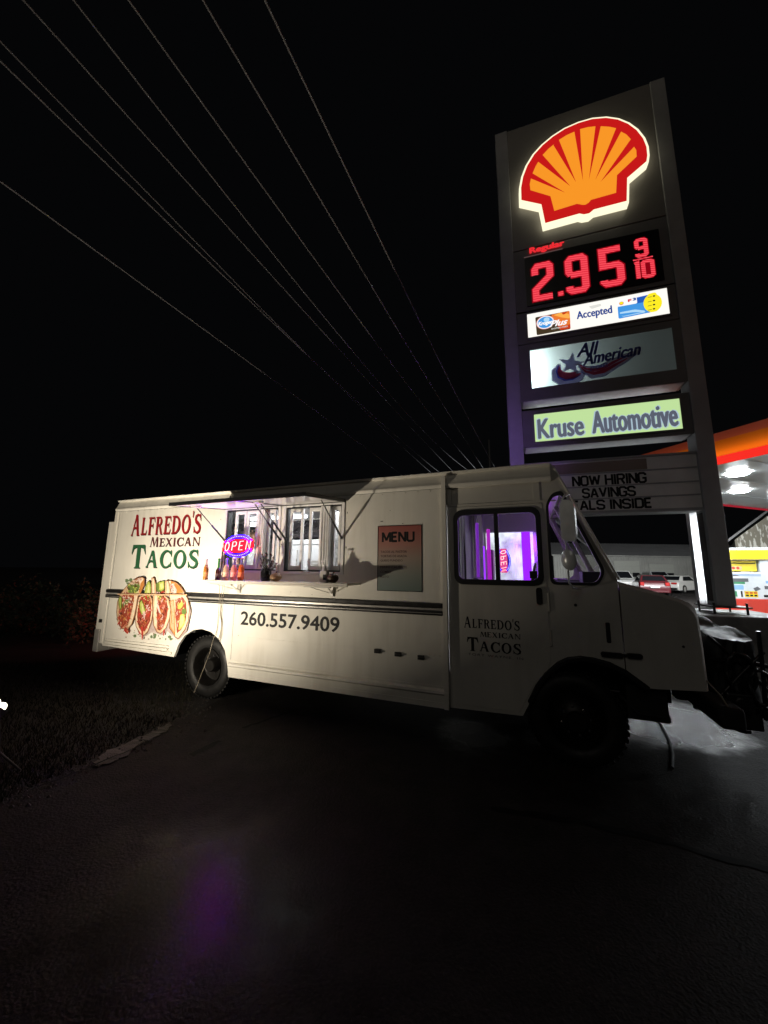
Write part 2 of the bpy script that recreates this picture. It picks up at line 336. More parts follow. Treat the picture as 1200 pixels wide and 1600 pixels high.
# ---- serif letter forms (cap height 1)
def serif(x, y, w, dn=True, h=0.075):
    s = 1 if dn else -1
    return ([(x - w / 2, y), (x + w / 2, y), (x + w * 0.22, y + s * h), (x - w * 0.22, y + s * h)], [])
def serif_glyph(ch):
    T, t = 0.2, 0.075; G = []
    P = lambda *p: G.append((list(p), []))
    if ch == 'A':
        P((0.06, 0), (0.14, 0), (0.43, 0.9), (0.36, 0.98)); P((0.34, 1.0), (0.54, 1.0), (0.84, 0), (0.62, 0))
        G.append((stroke([(0.2, 0.27), (0.3, 0.37), (0.45, 0.38), (0.62, 0.27)], [0.03, 0.09, 0.09, 0.03]), []))
        G.append(serif(0.1, 0, 0.24)); G.append(serif(0.74, 0, 0.34)); W = 0.92
    elif ch == 'L':
        P((0.1, 0), (0.3, 0), (0.3, 1), (0.1, 1)); G.append(serif(0.2, 1, 0.36, False)); P((0.04, 0), (0.62, 0), (0.7, 0.3), (0.64, 0.26), (0.55, 0.1), (0.04, 0.08)); W = 0.7
    elif ch in 'FE':
        P((0.1, 0), (0.3, 0), (0.3, 1), (0.1, 1)); P((0.02, 1), (0.68, 1), (0.72, 0.7), (0.67, 0.74), (0.58, 0.91), (0.02, 0.92))
        P((0.3, 0.56), (0.46, 0.56), (0.52, 0.66), (0.55, 0.66), (0.55, 0.37), (0.52, 0.37), (0.46, 0.48), (0.3, 0.48))
        if ch == 'F': G.append(serif(0.2, 0, 0.38)); W = 0.7
        else: P((0.02, 0), (0.68, 0), (0.76, 0.3), (0.7, 0.26), (0.6, 0.09), (0.02, 0.08)); W = 0.74
    elif ch in 'RP':
        P((0.1, 0), (0.3, 0), (0.3, 1), (0.1, 1)); G.append(serif(0.2, 0, 0.36)); P((0.02, 1), (0.34, 1), (0.34, 0.92), (0.02, 0.93))
        o = [(0.3, 1.0)] + ell(0.4, 0.74, 0.32, 0.26, 14, 90, -90) + [(0.3, 0.48)]; h = [(0.32, 0.92)] + ell(0.38, 0.74, 0.14, 0.18, 10, 90, -90) + [(0.32, 0.56)]
        G.append((o, [h]))
        if ch == 'R': P((0.38, 0.5), (0.56, 0.52), (0.78, 0.08), (0.86, 0), (0.62, 0)); W = 0.84
        else: W = 0.74
    elif ch == 'D':
        P((0.1, 0), (0.3, 0), (0.3, 1), (0.1, 1)); P((0.02, 1), (0.32, 1), (0.32, 0.92), (0.02, 0.93)); P((0.02, 0), (0.32, 0), (0.32, 0.08), (0.02, 0.07))
        o = [(0.28, 1.0)] + ell(0.4, 0.5, 0.5, 0.5, 18, 90, -90) + [(0.28, 0)]; h = [(0.3, 0.91)] + ell(0.38, 0.5, 0.3, 0.41, 14, 90, -90) + [(0.3, 0.09)]
        G.append((o, [h])); W = 0.92
    elif ch == 'O': G.append((ell(0.47, 0.5, 0.45, 0.53, 32), [ell(0.47, 0.5, 0.24, 0.43, 28)])); W = 0.94
    elif ch in 'CG':
        a = ell(0.48, 0.5, 0.46, 0.53, 26, 40, 320); b = ell(0.52, 0.5, 0.27, 0.43, 22, 312, 48)
        G.append((a + b, [])); P((0.8, 1.02), (0.85, 1.02), (0.87, 0.64), (0.83, 0.66), (0.7, 0.9)); P((0.72, 0.12), (0.84, 0.32), (0.88, 0.34), (0.85, 0.1), (0.8, 0.04)); W = 0.9
    elif ch == 'S':
        pts = [(0.62, 0.8), (0.53, 0.95), (0.36, 0.985), (0.2, 0.9), (0.16, 0.75), (0.24, 0.62), (0.4, 0.52), (0.56, 0.42), (0.64, 0.28), (0.6, 0.12), (0.42, 0.02), (0.22, 0.06), (0.1, 0.22)]
        G.append((stroke(pts, [0.06, 0.08, 0.1, 0.15, 0.18, 0.2, 0.21, 0.2, 0.18, 0.15, 0.1, 0.08, 0.06]), []))
        P((0.56, 1.02), (0.66, 1.02), (0.69, 0.66), (0.64, 0.68)); P((0.02, 0.36), (0.07, 0.36), (0.14, 0.1), (0.06, -0.02)); W = 0.76
    elif ch == 'T':
        P((0.32, 0), (0.54, 0), (0.54, 1), (0.32, 1)); G.append(serif(0.43, 0, 0.44))
        P((0.05, 1), (0.81, 1), (0.87, 0.6), (0.83, 0.62), (0.72, 0.84), (0.54, 0.9), (0.32, 0.9), (0.14, 0.84), (0.04, 0.62), (0, 0.6)); W = 0.88
    elif ch == 'I': P((0.1, 0), (0.3, 0), (0.3, 1), (0.1, 1)); G.append(serif(0.2, 0, 0.38)); G.append(serif(0.2, 1, 0.38, False)); W = 0.4
    elif ch == 'M':
        P((0.06, 0), (0.13, 0), (0.26, 1), (0.18, 1)); P((0.16, 1), (0.36, 1), (0.6, 0.12), (0.5, 0.0)); P((0.5, 0.0), (0.6, 0.12), (0.84, 1), (0.78, 1)); P((0.78, 1), (0.96, 1), (1.04, 0), (0.83, 0))
        G.append(serif(0.1, 0, 0.22)); G.append(serif(0.93, 0, 0.32)); W = 1.1
    elif ch == 'N':
        P((0.08, 0), (0.15, 0), (0.15, 1), (0.08, 1)); P((0.02, 1), (0.26, 1), (0.84, 0.0), (0.74, -0.03)); P((0.75, -0.03), (0.84, 0), (0.84, 1), (0.75, 1)); G.append(serif(0.11, 0, 0.26)); G.append(serif(0.8, 1, 0.26, False)); W = 0.92
    elif ch == 'X':
        P((0.04, 1), (0.28, 1), (0.84, 0), (0.6, 0)); P((0.06, 0), (0.16, 0), (0.76, 1), (0.66, 1)); G.append(serif(0.12, 0, 0.26)); G.append(serif(0.72, 1, 0.26, False)); G.append(serif(0.72, 0, 0.34)); G.append(serif(0.16, 1, 0.34, False)); W = 0.88
    elif ch == "'": P((0.02, 1.2), (0.16, 1.2), (0.1, 0.86), (0.03, 0.86)); W = 0.16
    else: W = 0.4
    return G, W
def serif_word(word, x0, x1, z0, zcap, big=1.0, slope=0.0):
    """letters with the first one taller; fits between x0 and x1"""
    adv = 0; items = []
    for i, ch in enumerate(word):
        G, W = serif_glyph(ch); k = big if i == 0 else 1.0; ky = k
        items.append((G, adv, k)); adv += W * (k if i == 0 else 1) * (0.9 if i == 0 else 1) + 0.09
        if ch == "'": adv -= 0.06
    adv -= 0.09; sc = (x1 - x0) / adv; hh = zcap - z0; out = []
    for i, (G, a, k) in enumerate(items):
        kx = 0.9 * k if k != 1 else 1
        base = 0 if k == 1 else -(k - 1) * 0.12
        for o, hs in G:
            f = lambda p: (x0 + (a + p[0] * kx) * sc, z0 + (base + p[1] * k) * hh + slope * (a * sc))
            out.append(([f(p) for p in o], [[f(p) for p in h] for h in hs]))
    return out

# ================================================================== GROUND
def ground_mat(name, col, rough, var, wet=0.0, bumps=0.25, bscale=140, fine=0.5, blobs=(), calm=None):
    m = bpy.data.materials.new(name); m.use_nodes = True; n = m.node_tree.nodes; l = m.node_tree.links; b = n['Principled BSDF']
    tc = n.new('ShaderNodeTexCoord')
    def noise(s, d=6, r=0.6):
        t = n.new('ShaderNodeTexNoise'); t.inputs['Scale'].default_value = s; t.inputs['Detail'].default_value = d; t.inputs['Roughness'].default_value = r
        l.new(tc.outputs['Object'], t.inputs['Vector']); return t.outputs['Fac']
    big, mid, fin = noise(0.45), noise(5), noise(bscale, 3)
    mx = n.new('ShaderNodeMix'); mx.data_type = 'RGBA'; mx.inputs[6].default_value = (*[c * (1 - var) for c in col], 1); mx.inputs[7].default_value = (*[c * (1 + var) for c in col], 1)
    ad = n.new('ShaderNodeMath'); ad.operation = 'MULTIPLY_ADD'; ad.inputs[1].default_value = 0.5; l.new(mid, ad.inputs[0])
    ml = n.new('ShaderNodeMath'); ml.operation = 'MULTIPLY'; ml.inputs[1].default_value = 0.5; l.new(fin, ml.inputs[0]); l.new(ml.outputs[0], ad.inputs[2])
    mr = n.new('ShaderNodeMapRange'); mr.inputs['From Min'].default_value = 0.36; mr.inputs['From Max'].default_value = 0.64; l.new(ad.outputs[0], mr.inputs['Value'])
    l.new(mr.outputs[0], mx.inputs[0]); l.new(mx.outputs[2], b.inputs['Base Color'])
    rr = n.new('ShaderNodeMapRange'); rr.inputs['From Min'].default_value = 0.40; rr.inputs['From Max'].default_value = 0.60
    rr.inputs['To Min'].default_value = max(0.04, rough - wet); rr.inputs['To Max'].default_value = rough
    l.new(big, rr.inputs['Value']); last = rr.outputs[0]; sps = None
    for (bx, by, r0, r1, rw, sw) in blobs:      # standing wet areas: centre, inner and outer radius, roughness there
        vm = n.new('ShaderNodeVectorMath'); vm.operation = 'DISTANCE'; vm.inputs[1].default_value = (bx, by, 0.012); l.new(tc.outputs['Object'], vm.inputs[0])
        na = n.new('ShaderNodeMath'); na.operation = 'MULTIPLY_ADD'; na.inputs[1].default_value = 1.2 * (r1 - r0) + .3; l.new(noise(2.2), na.inputs[0]); l.new(vm.outputs['Value'], na.inputs[2])
        k = n.new('ShaderNodeMapRange'); k.interpolation_type = 'SMOOTHSTEP'; k.inputs['From Min'].default_value = r0 + .6 * (r1 - r0) + .15; k.inputs['From Max'].default_value = r1 + .6 * (r1 - r0) + .15
        k.inputs['To Min'].default_value = 0; k.inputs['To Max'].default_value = 1; l.new(na.outputs[0], k.inputs['Value'])
        mxr = n.new('ShaderNodeMix'); l.new(k.outputs[0], mxr.inputs[0]); mxr.inputs[2].default_value = rw; l.new(last, mxr.inputs[3]); last = mxr.outputs[0]
        ms = n.new('ShaderNodeMix'); l.new(k.outputs[0], ms.inputs[0]); ms.inputs[2].default_value = sw; ms.inputs[3].default_value = .05
        if sps: l.new(sps, ms.inputs[3])
        sps = ms.outputs[0]
        if calm is not None and blobs[calm][0] == bx: kcalm = k.outputs[0]
    l.new(last, b.inputs['Roughness'])
    if sps: l.new(sps, b.inputs['Specular IOR Level'])
    hb = n.new('ShaderNodeMath'); hb.operation = 'MULTIPLY_ADD'; hb.inputs[1].default_value = 0.6; l.new(mid, hb.inputs[0]); l.new(fin, hb.inputs[2])
    bp = n.new('ShaderNodeBump'); bp.inputs['Strength'].default_value = bumps; bp.inputs['Distance'].default_value = 0.012
    l.new(hb.outputs[0], bp.inputs['Height']); l.new(bp.outputs[0], b.inputs['Normal'])
    if calm is not None:      # a film of water levels the grain there
        st = n.new('ShaderNodeMapRange'); st.inputs['To Min'].default_value = .10; st.inputs['To Max'].default_value = bumps; l.new(kcalm, st.inputs['Value']); l.new(st.outputs[0], bp.inputs['Strength'])
    return m
M['soil'] = ground_mat('verge_soil', (0.009, 0.008, 0.006), 0.9, 0.5, 0.1, 0.6, 60)
M['asphalt'] = ground_mat('wet_asphalt', (0.021, 0.019, 0.018), 0.66, 0.4, 0.04, 0.75, 62, blobs=((3.15, 4.65, .55, 1.0, .14, 1.0), (.95, 4.1, .2, .5, .17, .25), (-.96, 2.15, .2, 1.1, .17, .034)), calm=2)
M['lip'] = ground_mat('broken_asphalt_edge', (0.045, 0.04, 0.033), 0.75, 0.45, 0.15, 0.9, 90)
M['tar'] = mat('tar_seal', (0.007, 0.007, 0.007), 0.75, bump=0.1, spec=.08)
M['puddle'] = mat('puddle_water', (0.01, 0.01, 0.011), 0.09, bump=0.05, bs=9)
mb = MB(); mb.add([(-500, -300, 0), (500, -300, 0), (500, 900, 0), (-500, 900, 0)], [(0, 1, 2, 3)])
tag(mb.build('ground', M['soil']), kind='structure')
edge = []
ep = [(-260, 1390), (-60, 1290), (0, 1258), (60, 1232), (120, 1208), (160, 1192), (200, 1172), (235, 1150), (275, 1128), (330, 1105)]
for i in range(len(ep) - 1):
    a = atz(*ep[i], 0); b = atz(*ep[i + 1], 0)
    for k in range(5):
        p = a.lerp(b, k / 5); q = random.uniform(-0.035, 0.035); edge.append((p.x + q, p.y + random.uniform(-0.035, 0.035)))
far = [(-1.9, 6.2), (-0.5, 10), (2, 16), (5, 60), (120, 60), (120, -40), (-40, -40), (-20, -8)]
mb = MB(); mb.plate(edge + far, [], lambda u, v, d: (u, v, d), 0.012, 0.0)
tag(mb.build('pavement', M['asphalt']), kind='structure')
# crumbling pavement edge: raised lighter slabs
mb = MB()
for L in ([(140, 1203), (165, 1180), (205, 1160), (222, 1154), (217, 1168), (195, 1186), (165, 1199)], [(224, 1153), (246, 1142), (268, 1130), (262, 1143), (240, 1156), (221, 1166)]):
    P = [(atz(x, y, 0).x, atz(x, y, 0).y) for x, y in L]; c = Vector((sum(p[0] for p in P) / len(P), sum(p[1] for p in P) / len(P)))
    Q = []
    for i in range(len(P)):
        for k in range(7): t = k / 7; Q.append((P[i][0] * (1 - t) + P[(i + 1) % len(P)][0] * t + random.uniform(-.028, .028), P[i][1] * (1 - t) + P[(i + 1) % len(P)][1] * t + random.uniform(-.028, .028)))
    mb.plate(Q, [], lambda u, v, d: (u, v, d + (random.uniform(-.006, .006) if d > .01 else 0)), 0.024, 0.0)
tag(mb.build('pavement_edge', M['lip']), kind='structure')
mb = MB()
def gline(pts, wd, z):
    P = [(atz(x, y, 0).x, atz(x, y, 0).y) for x, y in pts]; Q = []
    for i in range(len(P) - 1):
        for k in range(6):
            t = k / 6; Q.append((P[i][0] * (1 - t) + P[i + 1][0] * t + random.uniform(-.012, .012), P[i][1] * (1 - t) + P[i + 1][1] * t + random.uniform(-.012, .012)))
    Q.append(P[-1]); mb.plate(stroke(Q, [wd * random.uniform(0.6, 1.2) for _ in Q]), [], lambda u, v, d: (u, v, d), z, None)
gline([(300, 1182), (322, 1172), (343, 1160)], 0.07, 0.016)
gline([(380, 1140), (420, 1126), (460, 1112)], 0.05, 0.016)
gline([(768, 1268), (900, 1286), (1050, 1322), (1230, 1372), (1500, 1440)], 0.06, 0.016)
gline([(60, 1236), (140, 1206), (215, 1172), (262, 1150)], 0.02, 0.036)
tag(mb.build('pavement_cracks', M['tar']), kind='structure')
# verge grass, sparse and wet
M['grass'] = mat('verge_grass', (0.015, 0.013, 0.006), 0.8, spec=.2, var=0.6, vs=3)
mb = MB()
for i in range(22000):
    u = random.random(); q = atz(random.uniform(-160, 300), random.uniform(1035, 1300), 0)
    if q.y > 9: continue
    lim = 1262 - 0.47 * ((q.x + 0) * 0)   # keep to the verge side of the pavement edge
    e0 = atz(0, 1258, 0); e1 = atz(275, 1128, 0); dd = (e1 - e0); sidev = dd.x * (q.y - e0.y) - dd.y * (q.x - e0.x)
    if sidev < 0.05: continue
    h = random.uniform(0.02, 0.075) * (1.5 if random.random() < 0.08 else 1); a = random.uniform(0, 2 * pi); wd = 0.004; lean = random.uniform(0, 0.9) * h; b2 = random.uniform(0, 2 * pi)
    dx, dy = cos(a) * wd, sin(a) * wd
    mb.add([(q.x - dx, q.y - dy, 0), (q.x + dx, q.y + dy, 0), (q.x + cos(b2) * lean, q.y + sin(b2) * lean, h)], [(0, 1, 2)])
tag(mb.build('grass', M['grass'], recalc=False), kind='stuff')

# ================================================================== WORK LAMP at the left edge
LP = atz(-3, 1101, 0.55)
lampdir = (tw(-4.45, 0, 2.55) - LP).normalized()
wl = empty('work_lamp', (LP.x, LP.y, 0), math.atan2(lampdir.y, lampdir.x))
tag(wl, 'bright portable floodlight standing low on the verge at the left edge', 'lamp')
el = math.asin(lampdir.z); ce, se = cos(el), sin(el)
def lf(a, b, c): return (a * ce - c * se, b, 0.55 + a * se + c * ce)
mb = MB()
for (a0, a1, b0, b1, c0, c1) in ((-0.06, -0.015, -0.075, 0.075, -0.065, 0.065),):
    mb.add([lf(a, b, c) for c in (c0, c1) for a, b in ((a0, b0), (a1, b0), (a1, b1), (a0, b1))], [(0, 3, 2, 1), (4, 5, 6, 7), (0, 1, 5, 4), (1, 2, 6, 5), (2, 3, 7, 6), (3, 0, 4, 7)])
mb.build('housing', M['black'], wl)
mb = MB()
for c0 in (-.033, .033):
    vs = []
    for i in range(5):
        t = i / 4 * pi / 2
        for k in range(12): vs.append(lf(-.012 + .045 * sin(t), .062 * cos(t) * cos(2 * pi * k / 12), c0 + .026 * cos(t) * sin(2 * pi * k / 12)))
    mb.add(vs, [(i * 12 + k, i * 12 + (k + 1) % 12, (i + 1) * 12 + (k + 1) % 12, (i + 1) * 12 + k) for i in range(4) for k in range(12)])
mb.build('lens', emit('flood_lens', (1, 0.9, 0.72), 6), wl)
mb = MB()
for a, b in ((0.14, 0.16), (0.14, -0.16), (-0.18, 0.16), (-0.18, -0.16)): mb.tube([(a, b, 0.012), (a * .3 - .04, b * .75, 0.2), (-0.04, b * 0.62, 0.55)], 0.009)
mb.tube([(-0.04, -0.1, 0.55), (-0.04, 0.1, 0.55)], 0.009)
mb.build('stand', M['black'], wl)
al = bpy.data.lights.new('floodlight', 'AREA'); al.shape = 'RECTANGLE'; al.size = 0.15; al.size_y = 0.11; al.energy = 86; al.spread = radians(140); al.color = (1, 0.875, 0.69)
alo = bpy.data.objects.new('floodlight', al); COL.objects.link(alo)
alo.location = LP + lampdir * 0.045; alo.rotation_euler = lampdir.to_track_quat('-Z', 'Y').to_euler()

# ================================================================== FOOD TRUCK
truck = empty('food_truck', TO, -YAW_T)
tag(truck, 'white step van food truck with open serving windows parked on the wet pavement', 'food truck')
side = lambda s, z, d: (s, -d, z)           # outward offset d from the lit side
WD = 2.2
W1 = (-4.0, -3.13, 1.66, 2.49); W2 = (-3.035, -2.22, 1.655, 2.48)
arch_r = [(-4.74, 0.50), (-4.68, 0.66), (-4.58, 0.79), (-4.44, 0.87), (-4.28, 0.897), (-4.12, 0.87), (-3.97, 0.79), (-3.86, 0.66), (-3.80, 0.48), (-3.775, 0.348)]
outer = [(-6.28, 2.57), (-6.28, 0.56), (-6.12, 0.53)] + arch_r + [(-1.0, 0.35), (-1.0, 2.57)]
rectl = lambda w: [(w[0], w[2]), (w[1], w[2]), (w[1], w[3]), (w[0], w[3])]
mb = MB()
mb.plate(outer, [rectl(W1), rectl(W2)], side, 0.0, -0.035)                       # serving side wall
mb.plate([(-6.28, 2.57), (-6.28, 0.56), (-4.7, 0.5), (-4.68, .9), (-3.8, .9), (-3.77, .35), (-1.0, 0.35), (-1.0, 2.57)], [], side, -WD + 0.035, -WD)
mb.box(-6.28, -6.245, 0.036, WD - 0.036, 0.56, 2.57)
cove = [(0.0, 2.572), (-0.012, 2.60), (-0.012, 2.612), (0.004, 2.64), (0.03, 2.70), (0.04, 2.728), (0.012, 2.735), (0.005, 2.752), (0.03, 2.762), (0.12, 2.772), (0.4, 2.80), (1.1, 2.82), (1.8, 2.80), (2.08, 2.772), (2.17, 2.762), (2.2, 2.735), (2.2, 2.572), (2.16, 2.572), (2.1, 2.70), (1.1, 2.74), (0.12, 2.70), (0.06, 2.572)]
vs = [(s, y, z) for s in (-6.3, 0.045) for y, z in cove]; n = len(cove)
mb.add(vs, [(i, (i + 1) % n, n + (i + 1) % n, n + i) for i in range(n)] + [tuple(range(n)), tuple(range(2 * n - 1, n - 1, -1))])
for s in [x * 0.14 - 6.2 for x in range(37)]: mb.lathe([(0.0, -0.006), (0.006, -0.005), (0.008, 0.0)], (s, 0.0, 2.548), 'y', 6)
for s in [-3.68 + 0.05 * k for k in range(53)]: mb.lathe([(0.0, -0.004), (0.005, -0.003), (0.006, 0.0)], (s, 0, 0.845), 'y', 6)
for s in [-6.2 + 0.16 * k for k in range(9)]: mb.lathe([(0.0, -0.004), (0.005, -0.003), (0.006, 0.0)], (s, 0, 0.70), 'y', 6)
for z in [.62 + .11 * k for k in range(18)]:
    for s in (-6.18, -1.07, -3.735, -3.775):
        if s in (-3.735, -3.775) and z > 1.2: continue
        mb.lathe([(0.0, -0.004), (0.005, -0.003), (0.006, 0.0)], (s, 0, z), 'y', 6)
body = mb.build('body', M['cream'], truck)
# seams, ribs, rivets on the body
mb = MB()
mb.box(-1.03, -0.985, -0.028, 0.03, 0.352, 2.70); mb.build('seam_rib', M['cream'], truck); mb = MB()
mb.box(-6.295, -6.235, -0.008, 0.05, 0.562, 2.568)
mb.box(-6.43, -6.297, 0.0, 0.06, 0.76, 2.41)
mb.build('corner_post', M['cream'], truck)
for s in []:
    mb.lathe([(0.0, -0.006), (0.006, -0.005), (0.008, 0.0)], (s, 0.0, 2.548), 'y', 6)
mb = MB(); mb.box(-6.2, -4.78, -0.022, 0.0, 0.535, 0.56); mb.box(-6.15, -4.85, -0.03, 0.0, 0.575, 0.605); mb.box(-6.15, -4.85, -0.018, 0.0, 0.625, 0.64)
mb.add([(s, y, z) for s in (-3.77, -1.03) for y, z in ((0, 0.53), (-0.028, 0.515), (-0.03, 0.49), (0, 0.47))], [(0, 1, 5, 4), (1, 2, 6, 5), (2, 3, 7, 6), (0, 3, 2, 1), (4, 5, 6, 7)])
mb.box(-3.74, -1.04, -0.006, 0, 0.552, 0.556); mb.box(-3.74, -1.04, -0.004, 0, 0.40, 0.405)
mb.build('skirt_rail', M['cream'], truck, bevel=0.004)
# panel gap lines
mb = MB()
mb.box(-3.757, -3.753, -0.0015, 0, 0.56, 1.235); mb.box(-6.2, -6.196, -0.0015, 0, 0.57, 2.55); mb.box(-6.24, -1.03, -0.0012, 0, 2.5685, 2.5715)
for (s, z, a, b) in ((-5.98, .93, .012, .012), (-1.72, 2.24, .03, .008), (-1.47, 2.205, .008, .008), (-3.66, .86, .006, .01), (-3.07, 2.33, .01, .01), (-3.075, 2.0, .01, .01), (-2.16, 2.36, .008, .02), (-2.165, 1.95, .008, .02), (-4.1, 2.36, .01, .01), (-2.9, 1.42, .006, .006), (-2.6, 1.40, .006, .006), (-1.62, 2.36, .005, .005)): mb.box(s - a / 2, s + a / 2, -0.003, 0, z - b / 2, z + b / 2)
mb.build('panel_gap', M['black'], truck)
# rub rails
mb = MB()
for (z0, z1) in ((1.315, 1.362), (1.238, 1.285)):
    for a, b in ((-6.275, -1.035),): mb.box(a, b, -0.022, 0.0, z0, z1)
rub = mb.build('rub_rail', M['black'], truck, bevel=0.008)
mb = MB(); mb.box(-6.27, -1.04, -0.014, 0, 1.29, 1.31); mb.box(-6.27, -1.04, -0.026, -0.0225, 1.258, 1.263)
mb.build('trim_strip', M['trim'], rub)
# ---------------- serving windows
def sash(s0, s1, z0, z1, y, ang, parent, paned=True):
    fr = MB(); wf = 0.034; L = s1 - s0
    ca, sa = cos(ang), sin(ang)
    T = lambda u, z, d: (s0 + u * ca - d * sa, y - u * sa - d * ca, z)
    fr.plate([(0, z0), (L, z0), (L, z1), (0, z1)], [[(wf, z0 + wf * 1.6), (L - wf, z0 + wf * 1.6), (L - wf, z1 - wf * 1.3), (wf, z1 - wf * 1.3)]], T, 0.015, -0.015)
    o = fr.build('sash', M['alu'], parent, bevel=0.004)
    return o
def pane(s0, s1, z0, z1, y, parent):
    p = MB(); p.add([(s0, y, z0), (s1, y, z0), (s1, y, z1), (s0, y, z1)], [(0, 1, 2, 3)]); return p.build('pane', M['glass'], parent)
def service_window(W, sashes, stacks):
    s0, s1, z0, z1 = W; mb = MB()
    mb.plate([(s0 - 0.03, z0 - 0.02), (s1 + 0.03, z0 - 0.02), (s1 + 0.03, z1 + 0.03), (s0 - 0.03, z1 + 0.03)], [[(s0 + 0.012, z0 + 0.012), (s1 - 0.012, z0 + 0.012), (s1 - 0.012, z1 - 0.012), (s0 + 0.012, z1 - 0.012)]], side, 0.012, -0.085)
    f = mb.build('service_window', M['alu'], truck, bevel=0.004)
    mb = MB(); mb.plate([(s0 + .012, z0 + .012), (s1 - .012, z0 + .012), (s1 - .012, z1 - .012), (s0 + .012, z1 - .012)], [[(s0 + .026, z0 + .03), (s1 - .026, z0 + .03), (s1 - .026, z1 - .026), (s0 + .026, z1 - .026)]], side, -0.004, -0.08); mb.build('gasket', M['gasket'], f)
    for a, b in sashes:
        sash(a, b, z0 + 0.03, z1 - 0.028, 0.045, 0.0, f); pane(a + 0.03, b - 0.03, z0 + 0.08, z1 - 0.07, 0.046, f)
    for a in stacks:
        mb = MB(); mb.box(a - 0.013, a + 0.013, -0.03, 0.06, z0 + 0.03, z1 - 0.028); mb.box(a - 0.006, a + 0.006, -0.036, -0.03, z0 + 0.1, z1 - 0.1)
        mb.build('folded_sash', M['alu'], f, bevel=0.004)
    return f
sw1 = service_window(W1, [(-3.875, -3.685), (-3.675, -3.49), (-3.335, -3.205)], [-3.425, -3.385, -3.35])
sw2 = service_window(W2, [(-2.985, -2.79), (-2.70, -2.52), (-2.375, -2.255)], [-2.49, -2.455, -2.42, -2.39])
# ---------------- awning flaps
for (a, b) in ((-4.02, -3.06), (-3.045, -2.185)):
    z_h, z_o, reach = 2.50, 2.412, 0.85
    sl = (z_h - z_o) / reach
    T = lambda u, v, d: (u, -v, z_h - sl * v + d)
    mb = MB(); mb.plate([(a, 0.012), (b, 0.012), (b, reach), (a, reach)], [], T, 0.0, 0.024)
    fl = mb.build('awning_flap', M['cream'], truck)
    mb = MB(); mb.plate([(a - .006, 0.02), (b + .006, 0.02), (b + .006, reach + .006), (a - .006, reach + .006)], [[(a + .02, .045), (b - .02, .045), (b - .02, reach - .02), (a + .02, reach - .02)]], T, -0.012, 0.028)
    mb.build('flap_edge', M['gasket'], fl)
    mb = MB(); mb.plate([(a + .02, .045), (b - .02, .045), (b - .02, reach - .02), (a + .02, reach - .02)], [], T, -0.006, -0.001); mb.build('flap_lining', M['lining'], fl)
    for s in (a + 0.035, b - 0.035):
        mb = MB(); p0 = Vector((s, -0.50, z_h - sl * .5 - 0.02)); p1 = Vector((s + (0.0), -0.012, 2.06))
        q = p0.lerp(p1, 0.5); mb.tube([p0, q], 0.006, 6); mb.tube([q, p1], 0.012, 8); mb.lathe([(0.016, -.02), (0.016, .0)], (s, 0, 2.06), 'y', 8)
        mb.build('gas_strut', M['black'], fl, smooth=40)
    mb = MB(); mb.box((a + b) / 2 - .35, (a + b) / 2 - .27, -0.68, -0.6, z_h - sl * .64 - .03, z_h - sl * .64 - .002); mb.build('flap_latch', M['trim'], fl, bevel=0.005)
# violet light of the lit OPEN sign thrown up on the flap
pl = bpy.data.lights.new('open_sign_light', 'AREA'); pl.shape = 'RECTANGLE'; pl.size = 0.4; pl.size_y = 0.03; pl.energy = 3; pl.spread = radians(120); pl.color = (0.66, 0.32, 1.0)
plo = bpy.data.objects.new('open_sign_light', pl); COL.objects.link(plo); plo.parent = truck
plo.location = (-3.75, -0.22, 2.03); plo.rotation_euler = Vector((0.10, -0.22, 1.0)).to_track_quat('-Z', 'Y').to_euler()
# ---------------- shelf and brackets
mb = MB(); mb.box(-4.04, -1.97, -0.33, -0.002, 1.528, 1.550); mb.box(-4.04, -1.97, -0.332, -0.316, 1.512, 1.528)
shelf = mb.build('serving_shelf', mat('painted_shelf', (0.66, 0.62, 0.55), 0.42, var=0.12, vs=5, rvar=0.15), truck, bevel=0.003)
for s in (-3.69, -2.33):
    mb = MB(); mb.box(s - .022, s + .022, -.022, -.001, 1.385, 1.512); mb.box(s - .19, s + .14, -0.31, -0.27, 1.498, 1.512); mb.bar((s - 0.005, -.012, 1.42), (s - .12, -.27, 1.498), .016, .006); mb.bar((s + 0.005, -.012, 1.42), (s + .10, -.27, 1.498), .016, .006)
    mb.box(s - .02, s + .02, -0.30, -.022, 1.506, 1.512)
    mb.build('shelf_bracket', M['trim'], shelf, bevel=0.002)
# ---------------- lettering
def letter(name_words, parent):
    pass
D = Decal(side)
def shadowed(G, m, dx, dz):
    D.glyphs([([(p[0] + dx, p[1] + dz) for p in o], [[(p[0] + dx, p[1] + dz) for p in h] for h in hs]) for o, hs in G], M['ink'])
    D.glyphs(G, m)
a0 = tk(207, 836); a1 = tk(312, 832)
G = serif_word("ALFREDO'S", -5.885, -4.45, 2.185, 2.45, 1.22); shadowed(G, M['red'], 0.010, -0.012); D.build('lettering', truck)
D = Decal(side); G = serif_word("MEXICAN", -5.44, -4.445, 2.005, 2.125, 1.18); shadowed(G, M['maroon'], 0.006, -0.006); D.build('lettering', truck)
D = Decal(side); G = serif_word("TACOS", -5.82, -4.44, 1.70, 1.945, 1.42); shadowed(G, M['green'], 0.010, -0.012); D.build('lettering', truck)
D = Decal(side); D.fat('260.557.9409', -3.64, -2.222, 0.990, 1.160, M['ink'], k=.0065); D.build('lettering', truck)
